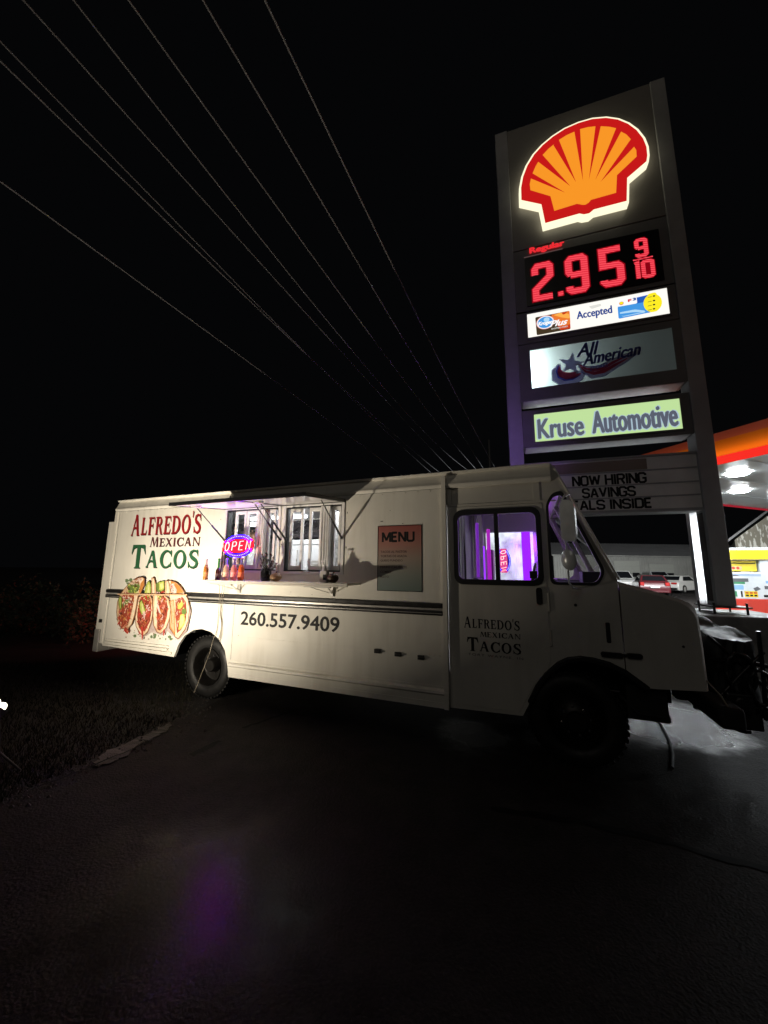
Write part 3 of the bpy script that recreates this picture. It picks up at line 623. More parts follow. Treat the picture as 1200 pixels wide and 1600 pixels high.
# ---------------- menu board
mn = MB(); mn.plate([(-1.762, 1.474), (-1.256, 1.474), (-1.256, 2.182), (-1.762, 2.182)], [], side, 0.004, 0.0)
mm = bpy.data.materials.new('menu_print'); mm.use_nodes = True; n_ = mm.node_tree.nodes; l_ = mm.node_tree.links; bs_ = n_['Principled BSDF']
tc_ = n_.new('ShaderNodeTexCoord'); sp_ = n_.new('ShaderNodeSeparateXYZ'); l_.new(tc_.outputs['Object'], sp_.inputs[0]); mr_ = n_.new('ShaderNodeMapRange'); mr_.inputs['From Min'].default_value = 1.474; mr_.inputs['From Max'].default_value = 2.182
l_.new(sp_.outputs['Z'], mr_.inputs['Value']); cr_ = n_.new('ShaderNodeValToRGB'); cr_.color_ramp.elements[0].position = 0.0; cr_.color_ramp.elements[0].color = (0.17, 0.22, 0.20, 1); cr_.color_ramp.elements[1].position = 1.0; cr_.color_ramp.elements[1].color = (0.36, 0.10, 0.085, 1)
for pos, c in ((0.25, (0.24, 0.26, 0.23, 1)), (0.5, (0.36, 0.28, 0.23, 1)), (0.7, (0.40, 0.20, 0.16, 1))):
    e_ = cr_.color_ramp.elements.new(pos); e_.color = c
l_.new(mr_.outputs[0], cr_.inputs[0]); l_.new(cr_.outputs[0], bs_.inputs['Base Color']); bs_.inputs['Roughness'].default_value = 0.35
menu = mn.build('menu_board', mm, truck)
mb = MB(); mb.plate([(-1.766, 1.470), (-1.252, 1.470), (-1.252, 2.186), (-1.766, 2.186)], [[(-1.760, 1.476), (-1.258, 1.476), (-1.258, 2.180), (-1.760, 2.180)]], side, 0.007, 0.0); mb.build('menu_frame', M['ink'], menu)
D = Decal(side, 0.0046)
D.block('MENU', -1.705, -1.345, 2.0, 2.118, M['ink'], wd=.2)
mlt = mat('menu_lines', (0.06, 0.03, 0.025), 0.5)
for t, w_, z in (('TACOS AL PASTOR', .31, 1.882), ('TORTAS DE ASADA', .31, 1.835), ('QUESO FUNDIDO', .26, 1.785), ('PERRO CALIENTE', .31, 1.715), ('COMBO', .125, 1.662), ('MIXTO', .10, 1.61)):
    D.text(t, -1.73, -1.73 + w_, z, z + 0.026, mlt, bold=0.01)
D.build('menu_print', menu)
# ---------------- taco picture printed on the side
def tz(x, y): return tk(175 + x / 8.571, 890 + y / 8.571)
TC = {k: mat('print_' + k, c, 0.4, var=0.18, vs=25) for k, c in dict(tortilla=(0.60, 0.40, 0.24), tortilla_pale=(0.74, 0.59, 0.43), toast=(0.50, 0.20, 0.05), meat=(0.30, 0.055, 0.03), meat_light=(0.55, 0.19, 0.11), dark=(0.07, 0.018, 0.012), lime=(0.42, 0.46, 0.10), lime_pale=(0.58, 0.60, 0.25), leaf=(0.13, 0.19, 0.045), onion=(0.68, 0.48, 0.45), red=(0.46, 0.04, 0.03), outline=(0.20, 0.085, 0.04), shade=(0.45, 0.36, 0.34), sprig=(0.14, 0.20, 0.10)).items()}
D = Decal(side, 0.0235, 0.00003)
def tp(L, m, r=0.012, step=True):
    D.poly(rnd([tz(*p) for p in L], r), TC[m])
def inside(pt, L):
    x, y = pt; c = False; n = len(L)
    for i in range(n):
        (x1, y1), (x2, y2) = L[i - 1], L[i]
        if (y1 > y) != (y2 > y) and x < (x2 - x1) * (y - y1) / (y2 - y1) + x1: c = not c
    return c
R = random.Random(11)
def shreds(L, n, cols, ln=(18, 55), wd=(5, 12), bias=0.0, curve=16):
    x0, x1 = min(p[0] for p in L), max(p[0] for p in L); y0, y1 = min(p[1] for p in L), max(p[1] for p in L); k = 0; t = 0
    while k < n and t < n * 20:
        t += 1; c = (R.uniform(x0, x1), R.uniform(y0, y1))
        if not inside(c, L): continue
        a = R.uniform(0, pi) * 0.6 + 0.6 + bias; l = R.uniform(*ln) / 2; w_ = R.uniform(*wd); q = R.uniform(-curve, curve)
        P = [(c[0] - cos(a) * l, c[1] - sin(a) * l), (c[0] - sin(a) * q, c[1] + cos(a) * q), (c[0] + cos(a) * l, c[1] + sin(a) * l)]
        pts = [((1 - u) ** 2 * P[0][0] + 2 * u * (1 - u) * P[1][0] + u * u * P[2][0], (1 - u) ** 2 * P[0][1] + 2 * u * (1 - u) * P[1][1] + u * u * P[2][1]) for u in (0, .25, .5, .75, 1)]
        pg = stroke(pts, [w_ * .5, w_, w_ * 1.1, w_, w_ * .4]); D.poly([tz(*p) for p in pg], TC[R.choice(cols)]); k += 1
# soft shade under the tacos
tp([(330, 640), (370, 840), (450, 900), (540, 840), (600, 840), (680, 880), (760, 820), (900, 940), (1020, 820), (1075, 560), (1040, 400), (500, 500)], 'shade')
T4 = [(742, 160), (800, 142), (880, 165), (945, 225), (990, 300), (1040, 390), (1062, 520), (1045, 690), (1000, 810), (905, 930), (870, 905), (785, 780), (800, 420)]
tp(T4, 'outline'); tp([(748, 166), (798, 150), (872, 172), (935, 232), (980, 305), (1032, 395), (1052, 520), (1035, 685), (990, 800), (905, 915), (872, 895), (795, 775), (808, 420)], 'tortilla_pale')
tp([(805, 152), (870, 172), (935, 235), (978, 310), (860, 320), (820, 250)], 'toast'); f4 = [(870, 400), (960, 360), (1010, 430), (1020, 560), (1005, 690), (950, 800), (890, 850), (872, 640)]
tp(f4, 'meat'); shreds(f4, 60, ['meat_light', 'onion', 'red', 'meat', 'toast', 'lime_pale'])
tp([(800, 190), (850, 200), (890, 270), (880, 320), (820, 300)], 'onion'); shreds([(800, 190), (850, 190), (900, 300), (820, 310)], 16, ['red', 'onion', 'meat_light', 'shade'], (12, 30))
tp([(905, 470), (950, 430), (985, 450), (960, 500), (930, 530), (900, 520)], 'lime'); tp([(950, 540), (1000, 510), (1022, 560), (1000, 600), (960, 590)], 'leaf'); tp([(935, 600), (985, 590), (1005, 650), (990, 740), (935, 800), (908, 800), (925, 700)], 'lime'); tp([(940, 620), (975, 610), (990, 650), (975, 730), (935, 780), (930, 700)], 'lime_pale')
tp([(795, 420), (850, 400), (870, 600), (868, 880), (800, 780), (815, 600)], 'toast'); tp([(805, 430), (845, 410), (860, 600), (858, 840), (812, 770), (828, 600)], 'tortilla')
shreds([(815, 430), (850, 420), (855, 820), (825, 750)], 14, ['toast', 'meat_light'], (6, 14), (4, 8), 0, 3)
# upper backs
tp([(548, 335), (550, 110), (570, 100), (592, 112), (612, 200), (617, 335)], 'outline'); tp([(553, 330), (556, 118), (588, 118), (606, 200), (611, 330)], 'tortilla'); tp([(570, 330), (568, 120), (580, 118), (588, 330)], 'tortilla_pale')
tp([(728, 335), (730, 152), (770, 140), (795, 190), (822, 335)], 'outline'); tp([(734, 330), (736, 158), (768, 150), (788, 195), (812, 330)], 'tortilla'); tp([(760, 330), (758, 155), (772, 155), (790, 330)], 'tortilla_pale')
tp([(612, 190), (640, 165), (722, 148), (725, 260), (700, 300), (640, 300), (618, 270)], 'leaf'); tp([(650, 175), (720, 155), (720, 250), (690, 285), (655, 270)], 'lime'); tp([(665, 190), (705, 175), (708, 240), (680, 262)], 'lime_pale')
tp([(610, 300), (730, 290), (735, 340), (612, 340)], 'dark'); shreds([(612, 295), (730, 290), (732, 335), (615, 335)], 12, ['meat_light', 'onion', 'red'], (12, 30))
tp([(452, 325), (470, 230), (505, 150), (530, 155), (550, 220), (545, 325)], 'leaf'); tp([(462, 322), (478, 240), (508, 162), (528, 170), (540, 230), (536, 322)], 'lime'); tp([(490, 310), (505, 200), (522, 200), (528, 310)], 'lime_pale')
# taco 3
T3 = [(568, 345), (600, 335), (720, 340), (785, 380), (818, 520), (800, 660), (755, 780), (680, 858), (622, 838), (575, 740), (565, 560)]
tp(T3, 'outline'); tp([(575, 350), (602, 342), (718, 346), (778, 385), (808, 520), (792, 655), (748, 772), (680, 846), (628, 828), (583, 735), (574, 560)], 'tortilla'); tp([(600, 345), (632, 345), (622, 560), (625, 800), (590, 735), (582, 560)], 'tortilla_pale'); tp([(760, 400), (800, 520), (785, 650), (740, 770), (680, 840), (720, 760), (760, 640), (770, 520)], 'tortilla_pale')
f3 = [(640, 350), (715, 352), (750, 400), (775, 520), (755, 650), (715, 760), (670, 815), (632, 780), (625, 600)]
tp(f3, 'meat'); shreds(f3, 150, ['meat', 'meat_light', 'meat_light', 'toast', 'dark', 'red', 'onion']); tp([(625, 440), (650, 470), (690, 600), (660, 580), (630, 500)], 'onion'); shreds([(640, 350), (700, 352), (700, 410), (640, 400)], 12, ['lime', 'leaf', 'lime_pale'], (10, 24), (8, 14)); shreds([(640, 690), (720, 690), (700, 770), (650, 790)], 12, ['dark', 'meat_light', 'meat'], (15, 35), (8, 14))
tp([(715, 800), (735, 800), (728, 880), (715, 880)], 'red', 0.003)
# taco 2
T2 = [(385, 360), (440, 335), (540, 335), (572, 400), (582, 560), (560, 700), (515, 830), (452, 888), (398, 852), (348, 760), (335, 640), (365, 480)]
tp(T2, 'outline'); tp([(392, 366), (440, 343), (536, 343), (564, 402), (572, 560), (552, 696), (508, 822), (452, 876), (404, 844), (357, 755), (344, 640), (373, 482)], 'tortilla'); tp([(385, 400), (400, 400), (365, 560), (380, 760), (450, 860), (404, 840), (357, 755), (346, 640)], 'tortilla_pale'); tp([(560, 420), (570, 560), (550, 690), (505, 815), (455, 870), (490, 790), (535, 690), (552, 560)], 'tortilla_pale')
f2 = [(400, 400), (460, 350), (530, 350), (550, 420), (556, 560), (535, 700), (480, 800), (430, 830), (390, 770), (365, 620)]
tp(f2, 'meat'); shreds(f2, 140, ['meat', 'meat_light', 'meat_light', 'toast', 'dark', 'red'])
shreds([(450, 350), (545, 350), (545, 410), (450, 410)], 16, ['lime', 'leaf', 'lime_pale', 'red'], (10, 26), (8, 15))
tp([(398, 430), (430, 400), (460, 470), (488, 560), (470, 605), (430, 600), (402, 540)], 'leaf'); tp([(410, 440), (432, 415), (458, 480), (480, 560), (465, 595), (434, 588), (412, 535)], 'lime'); tp([(425, 450), (440, 450), (466, 560), (455, 585), (436, 560)], 'lime_pale')
shreds([(480, 450), (550, 440), (550, 560), (470, 690), (440, 660)], 16, ['onion', 'onion', 'red'], (40, 80), (8, 14), 0.7, 24)
tp([(425, 760), (450, 760), (448, 935), (432, 935)], 'red', 0.003); tp([(395, 820), (410, 830), (400, 880)], 'red', 0.003)
# taco 1
T1 = [(200, 250), (250, 195), (300, 150), (370, 108), (445, 98), (475, 120), (470, 210), (420, 320), (385, 360), (370, 470), (345, 600), (305, 730), (245, 800), (160, 790), (105, 700), (92, 560), (105, 430), (140, 330)]
tp(T1, 'outline'); tp([(206, 254), (254, 200), (304, 157), (372, 116), (440, 107), (465, 125), (460, 208), (412, 316), (377, 358), (361, 468), (336, 598), (298, 724), (242, 790), (164, 780), (114, 696), (101, 560), (113, 432), (147, 334)], 'tortilla')
tp([(330, 345), (372, 350), (355, 470), (330, 600), (292, 720), (250, 770), (285, 640), (315, 500)], 'tortilla_pale'); tp([(380, 120), (440, 110), (455, 150), (400, 300), (375, 300), (410, 180)], 'tortilla_pale')
tp([(415, 190), (462, 125), (460, 205), (412, 316), (392, 300)], 'toast')
f1 = [(200, 300), (330, 320), (330, 420), (285, 600), (245, 740), (170, 770), (120, 690), (125, 560), (160, 400)]
tp(f1, 'meat'); shreds(f1, 150, ['meat', 'meat_light', 'meat_light', 'toast', 'dark', 'red', 'tortilla_pale'], (22, 60))
tp([(245, 220), (280, 195), (390, 180), (410, 220), (380, 310), (260, 310)], 'leaf'); shreds([(250, 210), (400, 190), (385, 305), (255, 305)], 34, ['lime', 'lime_pale', 'leaf', 'leaf', 'dark'], (16, 40), (9, 16)); shreds([(290, 160), (380, 115), (430, 120), (390, 190), (300, 200)], 34, ['onion', 'tortilla_pale', 'meat_light', 'outline'], (16, 40), (6, 11), -.8)
tp([(125, 400), (150, 350), (175, 370), (170, 520), (150, 540), (128, 470)], 'leaf'); tp([(135, 405), (152, 365), (166, 380), (160, 510), (148, 520)], 'lime'); tp([(185, 450), (230, 400), (280, 390), (260, 440), (210, 470), (190, 520)], 'leaf')
shreds([(190, 360), (320, 345), (310, 420), (200, 460)], 16, ['onion', 'shade', 'tortilla_pale', 'lime_pale'], (20, 50), (7, 12), -.6)
shreds([(110, 690), (250, 770), (265, 850), (190, 830), (130, 760)], 22, ['red', 'meat', 'meat_light'], (30, 75), (9, 15), 0.2)
# rail crossing the print, sprigs and crumbs
D.poly([tz(*p) for p in ((115, 318), (1040, 328), (1040, 346), (115, 336))], TC['tortilla']); D.poly([tz(*p) for p in ((150, 316), (1035, 326), (1035, 331), (150, 321))], TC['outline'])
D.build('taco_print', truck)
D = Decal(side, 0.001, 0.0002)
for cx, cy, r in ((200, 150, 26), (250, 140, 30), (215, 185, 22), (305, 890, 22), (530, 900, 20), (575, 880, 26), (570, 910, 20), (775, 905, 26), (790, 930, 20), (720, 930, 12), (645, 925, 14)):
    P = [tz(cx + cos(a * pi / 6) * r * R.uniform(.55, 1.15), cy + sin(a * pi / 6) * r * R.uniform(.55, 1.15)) for a in range(12)]; D.poly(P, TC['sprig'])
for i in range(26):
    cx, cy = R.uniform(90, 900), R.uniform(800, 950); r = R.uniform(2, 8)
    if i < 6: cx, cy = R.choice([(1000, 260), (1075, 600), (135, 850), (95, 790), (380, 890), (960, 250)])
    D.poly([tz(cx + cos(a * pi / 3) * r, cy + sin(a * pi / 3) * r * 1.3) for a in range(6)], TC[R.choice(['sprig', 'outline', 'red'])])
D.build('sprig_print', truck)
# ---------------- small side vents
for px, py in ((590, 1017), (622, 1022), (658, 1027)):
    s, z = tk(px, py); mb = MB(); mb.box(s - .035, s + .035, -0.02, 0, z - .022, z + .022); mb.box(s - .02, s + .045, -0.032, -0.02, z - .010, z + .010)
    mb.build('side_vent', M['black'], truck, bevel=0.004)
# ---------------- wheels
def wheel(s, ydeep, front):
    wl_ = empty('wheel', (0, 0, 0)); wl_.parent = truck; r = 0.40
    yo = ydeep; yi = ydeep + 0.24
    mb = MB(); mb.lathe([(0.235, yo + .03), (0.25, yo + 0.008), (0.30, yo - .004), (0.35, yo), (0.385, yo + 0.025), (0.396, yo + .05), (0.396, yi - .05), (0.385, yi - .02), (0.34, yi), (0.235, yi - .02)], (s, 0, r), 'y', 48)
    for k in range(44):
        a = 2 * pi * k / 44
        for (ya, yb) in ((yo + 0.012, yo + 0.085), (yo + .10, yo + .14), (yi - .085, yi - .012)):
            c = [(s + rr * cos(a + da), y, r + rr * sin(a + da)) for y in (ya, yb) for rr, da in ((0.385, -0.042), (0.404, -0.038), (0.404, 0.038), (0.385, 0.042))]
            mb.add(c, [(0, 1, 2, 3), (7, 6, 5, 4), (0, 4, 5, 1), (1, 5, 6, 2), (2, 6, 7, 3), (3, 7, 4, 0)])
    mb.build('tyre', M['rubber'], wl_, smooth=50)
    mb = MB()
    if front: prof = [(0.245, yo + .04), (0.235, yo + .015), (0.225, yo + .03), (0.2, yo + .08), (0.17, yo + .05), (0.12, yo + .0), (0.085, yo - .01), (0.075, yo - .045), (0.0, yo - .05)]
    else: prof = [(0.245, yo + .03), (0.238, yo + .004), (0.228, yo + .02), (0.215, yo + .10), (0.20, yo + .15), (0.14, yo + .16), (0.10, yo + .155), (0.085, yo + .07), (0.07, yo + .05), (0.0, yo + .05)]
    mb.lathe(prof, (s, 0, r), 'y', 40); mb.build('rim', M['rim'], wl_, smooth=50)
    yn = yo + 0.02 if front else yo + 0.155
    for k in range(8):
        mb = MB(); a = 2 * pi * k / 8 + .2; mb.lathe([(0.014, yn + .01), (0.014, yn - .02), (0.008, yn - .026), (0, yn - .026)], (s + .115 * cos(a), 0, r + .115 * sin(a)), 'y', 6); mb.build('lug_nut', M['steel'], wl_)
wheel(-4.25, 0.10, False); wheel(0.13, 0.03, True); wheel(-4.25, WD - .34, False); wheel(0.13, WD - .27, True)
# wheel wells, chassis
mb = MB()
mb.box(-4.80, -3.72, 0.60, 0.63, 0.30, 1.05); mb.box(-4.80, -3.72, 0.036, 0.6, 1.05, 1.07); mb.box(-4.80, -4.78, 0.036, 0.6, .5, 1.05); mb.box(-3.74, -3.72, 0.036, 0.6, .36, 1.05)
mb.box(-4.62, -4.45, 0.05, 0.5, 0.83, 0.93)
mb.box(-.42, .77, .072, .66, .97, .99); mb.box(-.42, -.40, .072, .66, .36, .97); mb.box(.75, .77, .072, .66, .74, .97); mb.box(-6.2, 1.0, 0.75, 0.83, 0.42, 0.60); mb.box(-6.2, 1.0, 1.37, 1.45, 0.42, 0.60); mb.box(-6.2, -1.0, 0.66, WD - .66, 0.62, 0.645); mb.box(-3.7, -1.0, 0.04, .66, .62, .645)
mb.tube([(-4.25, .3, .4), (-4.25, 1.9, .4)], 0.07); mb.lathe([(0.0, .9), (.16, .95), (.18, 1.1), (.16, 1.25), (0, 1.3)], (-4.25, 0, .4), 'y', 14); mb.tube([(0.13, .3, .38), (0.13, 1.9, .38)], 0.05)
mb.box(-3.3, -2.2, 0.5, 1.2, 0.3, 0.6); mb.box(-1.9, -1.3, 0.25, 0.7, 0.33, 0.6)
mb.box(0.55, 0.85, 0.15, 0.4, 0.44, 0.72); mb.box(.5, 1.0, 0.6, 1.7, .48, .75)
mb.tube([(0.5, .2, .62), (.62, .12, .5), (.8, .1, .5)], .012); mb.box(0.45, 0.9, 0.3, 0.36, 0.40, 0.45)
mb.build('chassis', M['under'], truck, bevel=0.01)
# ---------------- cab
arch_f = [(-0.31, 0.375), (-0.245, 0.5), (-0.17, 0.65), (-0.09, 0.76), (0.02, 0.865), (0.1, 0.91), (0.2, 0.93), (0.3, 0.925), (0.42, 0.90), (0.537, 0.845)]
CY = 0.04
cside = lambda s, z, d: (s, CY - d, z)
dwin = rrect(-0.905, -0.075, 1.568, 2.318, 0.085)
qwin = rnd([(0.012, 1.6), (0.375, 1.6), (0.425, 1.70), (0.125, 2.435), (0.06, 2.42), (0.012, 2.34)], 0.05)
cab_out = [(-0.985, 0.357)] + arch_f + [(0.537, 1.632), (0.075, 2.70), (-0.985, 2.70)]
fwin = rrect(-0.8, -0.1, 1.3, 2.32, 0.06)
mb = MB(); mb.plate(cab_out, [dwin, qwin], cside, 0.0, -0.03)
fs = lambda s, z, d: (s, WD - CY + d, z)
mb.plate(cab_out, [fwin, qwin], fs, 0.0, -0.03)
mb.box(-0.985, 0.08, CY + .031, WD - CY - .031, 2.66, 2.70)            # cab ceiling
def ws(u, y, d): return (0.537 - 0.462 * u + d * 0.918, y, 1.632 + 1.068 * u + d * 0.397)
mb.plate([(0.0, CY), (0.0, WD - CY), (1.0, WD - CY), (1.0, CY)], [[(0.06, CY + .1), (0.06, 1.07), (0.80, 1.07), (0.80, CY + .1)], [(0.06, 1.13), (0.06, WD - CY - .1), (0.80, WD - CY - .1), (0.80, 1.13)]], ws, 0.0, -0.04)
mb.box(-0.985, 0.08, CY - .008, CY, 2.372, 2.39); mb.box(-0.985, -0.93, CY - .012, CY, 2.39, 2.67)
mb.box(-0.12, -0.06, CY - .01, CY, 2.39, 2.68)
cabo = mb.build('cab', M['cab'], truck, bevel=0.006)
# roof front cap
mb = MB(); mb.add([(0.045, 0.0, 2.575), (0.115, 0.05, 2.60), (0.10, 0.05, 2.70), (0.04, 0.06, 2.772), (0.045, 2.2, 2.575), (0.115, 2.15, 2.60), (0.10, 2.15, 2.70), (0.04, 2.14, 2.772), (0.045, 1.1, 2.575), (0.115, 1.1, 2.60), (0.10, 1.1, 2.72), (0.04, 1.1, 2.82)],
    [(0, 1, 9, 8), (1, 2, 10, 9), (2, 3, 11, 10), (8, 9, 5, 4), (9, 10, 6, 5), (10, 11, 7, 6), (0, 3, 2, 1), (4, 5, 6, 7)])
mb.build('roof_cap', M['cab'], truck, smooth=60)
# windscreen glass
mb = MB(); mb.add([ws(u, y, -0.02) for u, y in ((0.06, CY + .1), (0.06, 1.07), (.8, 1.07), (.8, CY + .1))], [(0, 1, 2, 3)]); mb.add([ws(u, y, -0.02) for u, y in ((0.06, 1.13), (0.06, WD - CY - .1), (.8, WD - CY - .1), (.8, 1.13))], [(0, 1, 2, 3)])
mb.build('windscreen', M['glass'], truck)
mb = MB(); mb.plate([(0.03, CY + .07), (0.03, WD - CY - .07), (0.83, WD - CY - .07), (0.83, CY + .07)], [[(0.06, CY + .1), (0.06, 1.07), (0.80, 1.07), (0.80, CY + .1)], [(0.06, 1.13), (0.06, WD - CY - .1), (0.80, WD - CY - .1), (0.80, 1.13)]], ws, 0.004, 0.0)
mb.build('windscreen_seal', M['gasket'], truck)
# door: raised panel with its own edge, window frame, panes, handle
mb = MB()
door_o = rnd([(-0.93, 0.40), (-0.335, 0.405), (-0.275, 0.52), (-0.19, 0.68), (-0.075, 0.80), (-0.045, 0.9), (-0.045, 2.36), (-0.93, 2.36)], 0.03)
mb.plate(door_o, [dwin], cside, 0.008, 0.0)
door = mb.build('cab_door', M['cab'], truck, bevel=0.003)
mb = MB(); o2, i2 = rrect(-0.915, -0.065, 1.558, 2.328, 0.09), rrect(-0.868, -0.112, 1.612, 2.272, 0.06)
mb.plate(o2, [i2], cside, 0.024, -0.02); mb.box(-0.505, -0.462, CY - .022, CY + .02, 1.612, 2.272)
mb.build('window_frame', M['gasket'], door, bevel=0.006)
for a, b in ((-0.868, -0.505), (-0.462, -0.112)):
    mb = MB(); mb.add([(a, CY + .005, 1.612), (b, CY + .005, 1.612), (b, CY + .005, 2.272), (a, CY + .005, 2.272)], [(0, 1, 2, 3)]); mb.build('window_pane', M['wetglass'], door)
mb = MB(); mb.plate(rrect(-0.142, -0.088, 1.385, 1.545, 0.025), [], cside, 0.03, 0.008); mb.build('door_handle', M['black'], door, bevel=0.006); mb = MB(); mb.box(-.19, -.125, CY - .034, CY - .022, 1.63, 1.70); mb.build('window_latch', M['black'], door, bevel=0.006)
for z0, z1 in ((1.33, 1.50), (1.02, 1.16)):
    mb = MB(); mb.tube([(-0.035, CY - .012, z0), (-0.035, CY - .012, z1)], 0.011, 8); mb.build('door_hinge', M['cab'], door, smooth=40)
D = Decal(cside, 0.0086)
for wd_, x0, x1, z0, z1, bg_ in (("ALFREDO'S", -0.83, -0.30, 1.135, 1.222, 1.25), ("MEXICAN", -0.675, -0.298, 1.055, 1.103, 1.0), ("TACOS", -0.805, -0.296, 0.918, 1.012, 1.4)):
    D.glyphs(serif_word(wd_, x0, x1, z0, z1, bg_), M['ink'])
D.text('FORT WAYNE, IN', -0.787, -0.285, 0.868, 0.893, mat('faded_ink', (0.08, 0.08, 0.075), 0.5), bold=0.0, spacing=1.25); D.build('lettering', door)
# quarter window
mb = MB(); oq = rnd([(-0.012, 1.575), (0.388, 1.575), (0.452, 1.705), (0.14, 2.475), (0.05, 2.455), (-0.012, 2.35)], 0.06)
mb.plate(oq, [qwin], cside, 0.012, -0.02); qo = mb.build('quarter_window', M['gasket'], truck, bevel=0.004)
mb = MB(); mb.plate(qwin, [], cside, -0.01, None); mb.build('window_pane', M['glass'], qo)
# A-pillar gutter and small fittings
mb = MB(); mb.tube([(0.085, CY - .004, 2.70), (0.552, CY - .004, 1.632)], 0.011, 8); mb.build('drip_rail', M['cab'], truck, smooth=40)
mb = MB()
s, z = tk(900, 946); mb.lathe([(0, -.008), (.012, -.006), (.014, .0)], (s, CY, z), 'y', 10)
mb.build('side_bolt', M['black'], truck); mb = MB(); mb.plate(rrect(0.415, 0.45, 1.08, 1.255, 0.012), [], cside, 0.006, 0.0); mb.build('side_marker', M['maroon'] if False else M['gasket'], truck)
mb = MB(); mb.plate(rrect(0.36, 0.53, 0.965, 1.005, 0.018), [], cside, 0.03, 0.0); mb.plate(rrect(0.555, 0.67, 0.97, 1.01, 0.018), [], cside, 0.03, 0.0); mb.plate([(0.5, .975), (.58, .978), (.58, .998), (.5, .995)], [], cside, 0.02, 0.0); mb.build('hood_latch', M['black'], truck, bevel=0.006)
# hood
hp = [(0.55, 1.612), (0.62, 1.592), (0.80, 1.54), (0.98, 1.478), (1.05, 1.445), (1.085, 1.40), (1.10, 1.32), (1.108, 1.1), (1.11, 0.757), (0.75, 0.735), (0.68, 0.735), (0.60, 0.80), (0.545, 0.84)]
hs = [(CY - .0, 0.985), (CY + .03, 1.0), (0.35, 1.0), (1.1, 1.0), (1.85, 1.0), (WD - CY - .03, 1.0), (WD - CY, 0.985)]
mb = MB()
n = len(hp); vs = []
for y, k in hs:
    t = 0.02 * (1 - ((y - 1.1) / 1.06) ** 2)
    for s, z in hp:
        f_ = 1 if z > 1.35 else 0
        vs.append((s + (0 if k == 1.0 else -0.022 * (1 if s > 1.0 else 0)) + t * (1 if s > 1.04 else 0), y, z + f_ * (t if k == 1.0 else -0.03)))
fs_ = []
for i in range(len(hs) - 1):
    for j in range(n): j2 = (j + 1) % n; fs_.append((i * n + j, i * n + j2, (i + 1) * n + j2, (i + 1) * n + j))
fs_.append(tuple(range(n))); fs_.append(tuple((len(hs) - 1) * n + j for j in reversed(range(n))))
mb.add(vs, fs_); hood = mb.build('hood', M['cab'], truck, smooth=38)
mb = MB(); s, z = tk(1071, 1012); mb.lathe([(0, -.006), (.009, -.004), (.011, .0)], (s, CY, z), 'y', 8); mb.build('hood_bolt', M['black'], hood)
# front wheel arch flare
mb = MB(); fa = arch_f[1:] + [(0.61, 0.79), (0.69, 0.73)]
mb.plate(stroke(fa, 0.045), [], cside, 0.035, -0.02); mb.build('fender_flare', M['rubber'], truck, bevel=0.01)
mb = MB(); mb.box(-.395, .745, .60, .64, .30, .965); mb.add([(s, y, z - .01) for y in (CY + .03, .62) for s, z in arch_f], [(i, i + 1, len(arch_f) + i + 1, len(arch_f) + i) for i in range(len(arch_f) - 1)]); mb.build('wheel_well', M['under'], truck)
# bumpers
mb = MB(); mb.box(1.13, 1.30, -0.02, WD + .02, 0.50, 0.67); mb.box(1.0, 1.13, 0.5, 0.6, 0.54, 0.64); mb.box(1.0, 1.13, 1.6, 1.7, 0.54, 0.64); mb.build('front_bumper', M['under'], truck, bevel=0.035, bseg=3)
mb = MB(); mb.box(-6.44, -6.33, -0.01, 0.16, 0.43, 0.76); mb.box(-6.45, -6.33, 0.16, WD, 0.43, 0.60); mb.build('rear_bumper', M['trim'], truck, bevel=0.01)
mb = MB(); mb.box(-6.32, -6.283, 0.08, 0.2, 0.98, 1.1); mb.build('tail_lamp', emit('tail_red', (1, 0.03, 0.02), 1.5), truck, bevel=0.01); mb = MB(); mb.box(-6.32, -6.283, 2.0, 2.12, 0.98, 1.1); mb.build('tail_lamp', bpy.data.materials['tail_red'], truck, bevel=0.01)
mb = MB(); mb.box(-6.36, -6.29, -0.015, 0.02, .86, .91); mb.build('reflector', M['black'], truck, bevel=0.004)
# ---------------- mirrors
mb = MB()
mb.tube([(0.20, CY - .02, 2.40), (0.18, CY - .16, 2.40), (0.14, CY - .20, 2.385), (0.12, CY - .21, 2.35), (0.125, CY - .21, 1.95), (0.13, CY - .21, 1.60), (0.16, CY - .205, 1.555), (0.19, CY - .15, 1.55), (0.24, CY - .01, 1.55)], 0.009, 8)
arm = mb.build('mirror_bracket', M['mirror'], truck, smooth=60)
def mside(s, z, d): return (0.125 + s * 0.92 - d * .35, CY - 0.23 - s * 0.38 - d * 0.92, z)
mb = MB(); mb.plate(rnd([(-.02, 1.975), (.07, 1.955), (.095, 2.0), (.095, 2.27), (.07, 2.33), (.0, 2.34), (-.03, 2.29), (-.03, 2.02)], .03), [], mside, 0.03, -0.02)
mb.build('wing_mirror', M['mirror'], arm, bevel=0.014, bseg=3)
mb = MB(); mb.lathe([(0.0, -.02), (.03, -.018), (.06, -.008), (.07, .004), (.066, .012), (0, .012)], (0, 0, 0), 'y', 24)
rm = mb.build('convex_mirror', M['mirror'], arm, smooth=60); rm.location = (0.135, CY - .235, 1.80); rm.rotation_euler = (0.15, 0, -0.5); rm.scale = (0.95, 1, 1.35)
# wipers / roof pieces
mb = MB(); mb.lathe([(0.0, 0.06), (.16, .05), (.2, 0.0), (.2, -.05)], (-3.0, 0.75, 2.83), 'z', 20); mb.build('roof_vent', M['black'], truck, smooth=40)

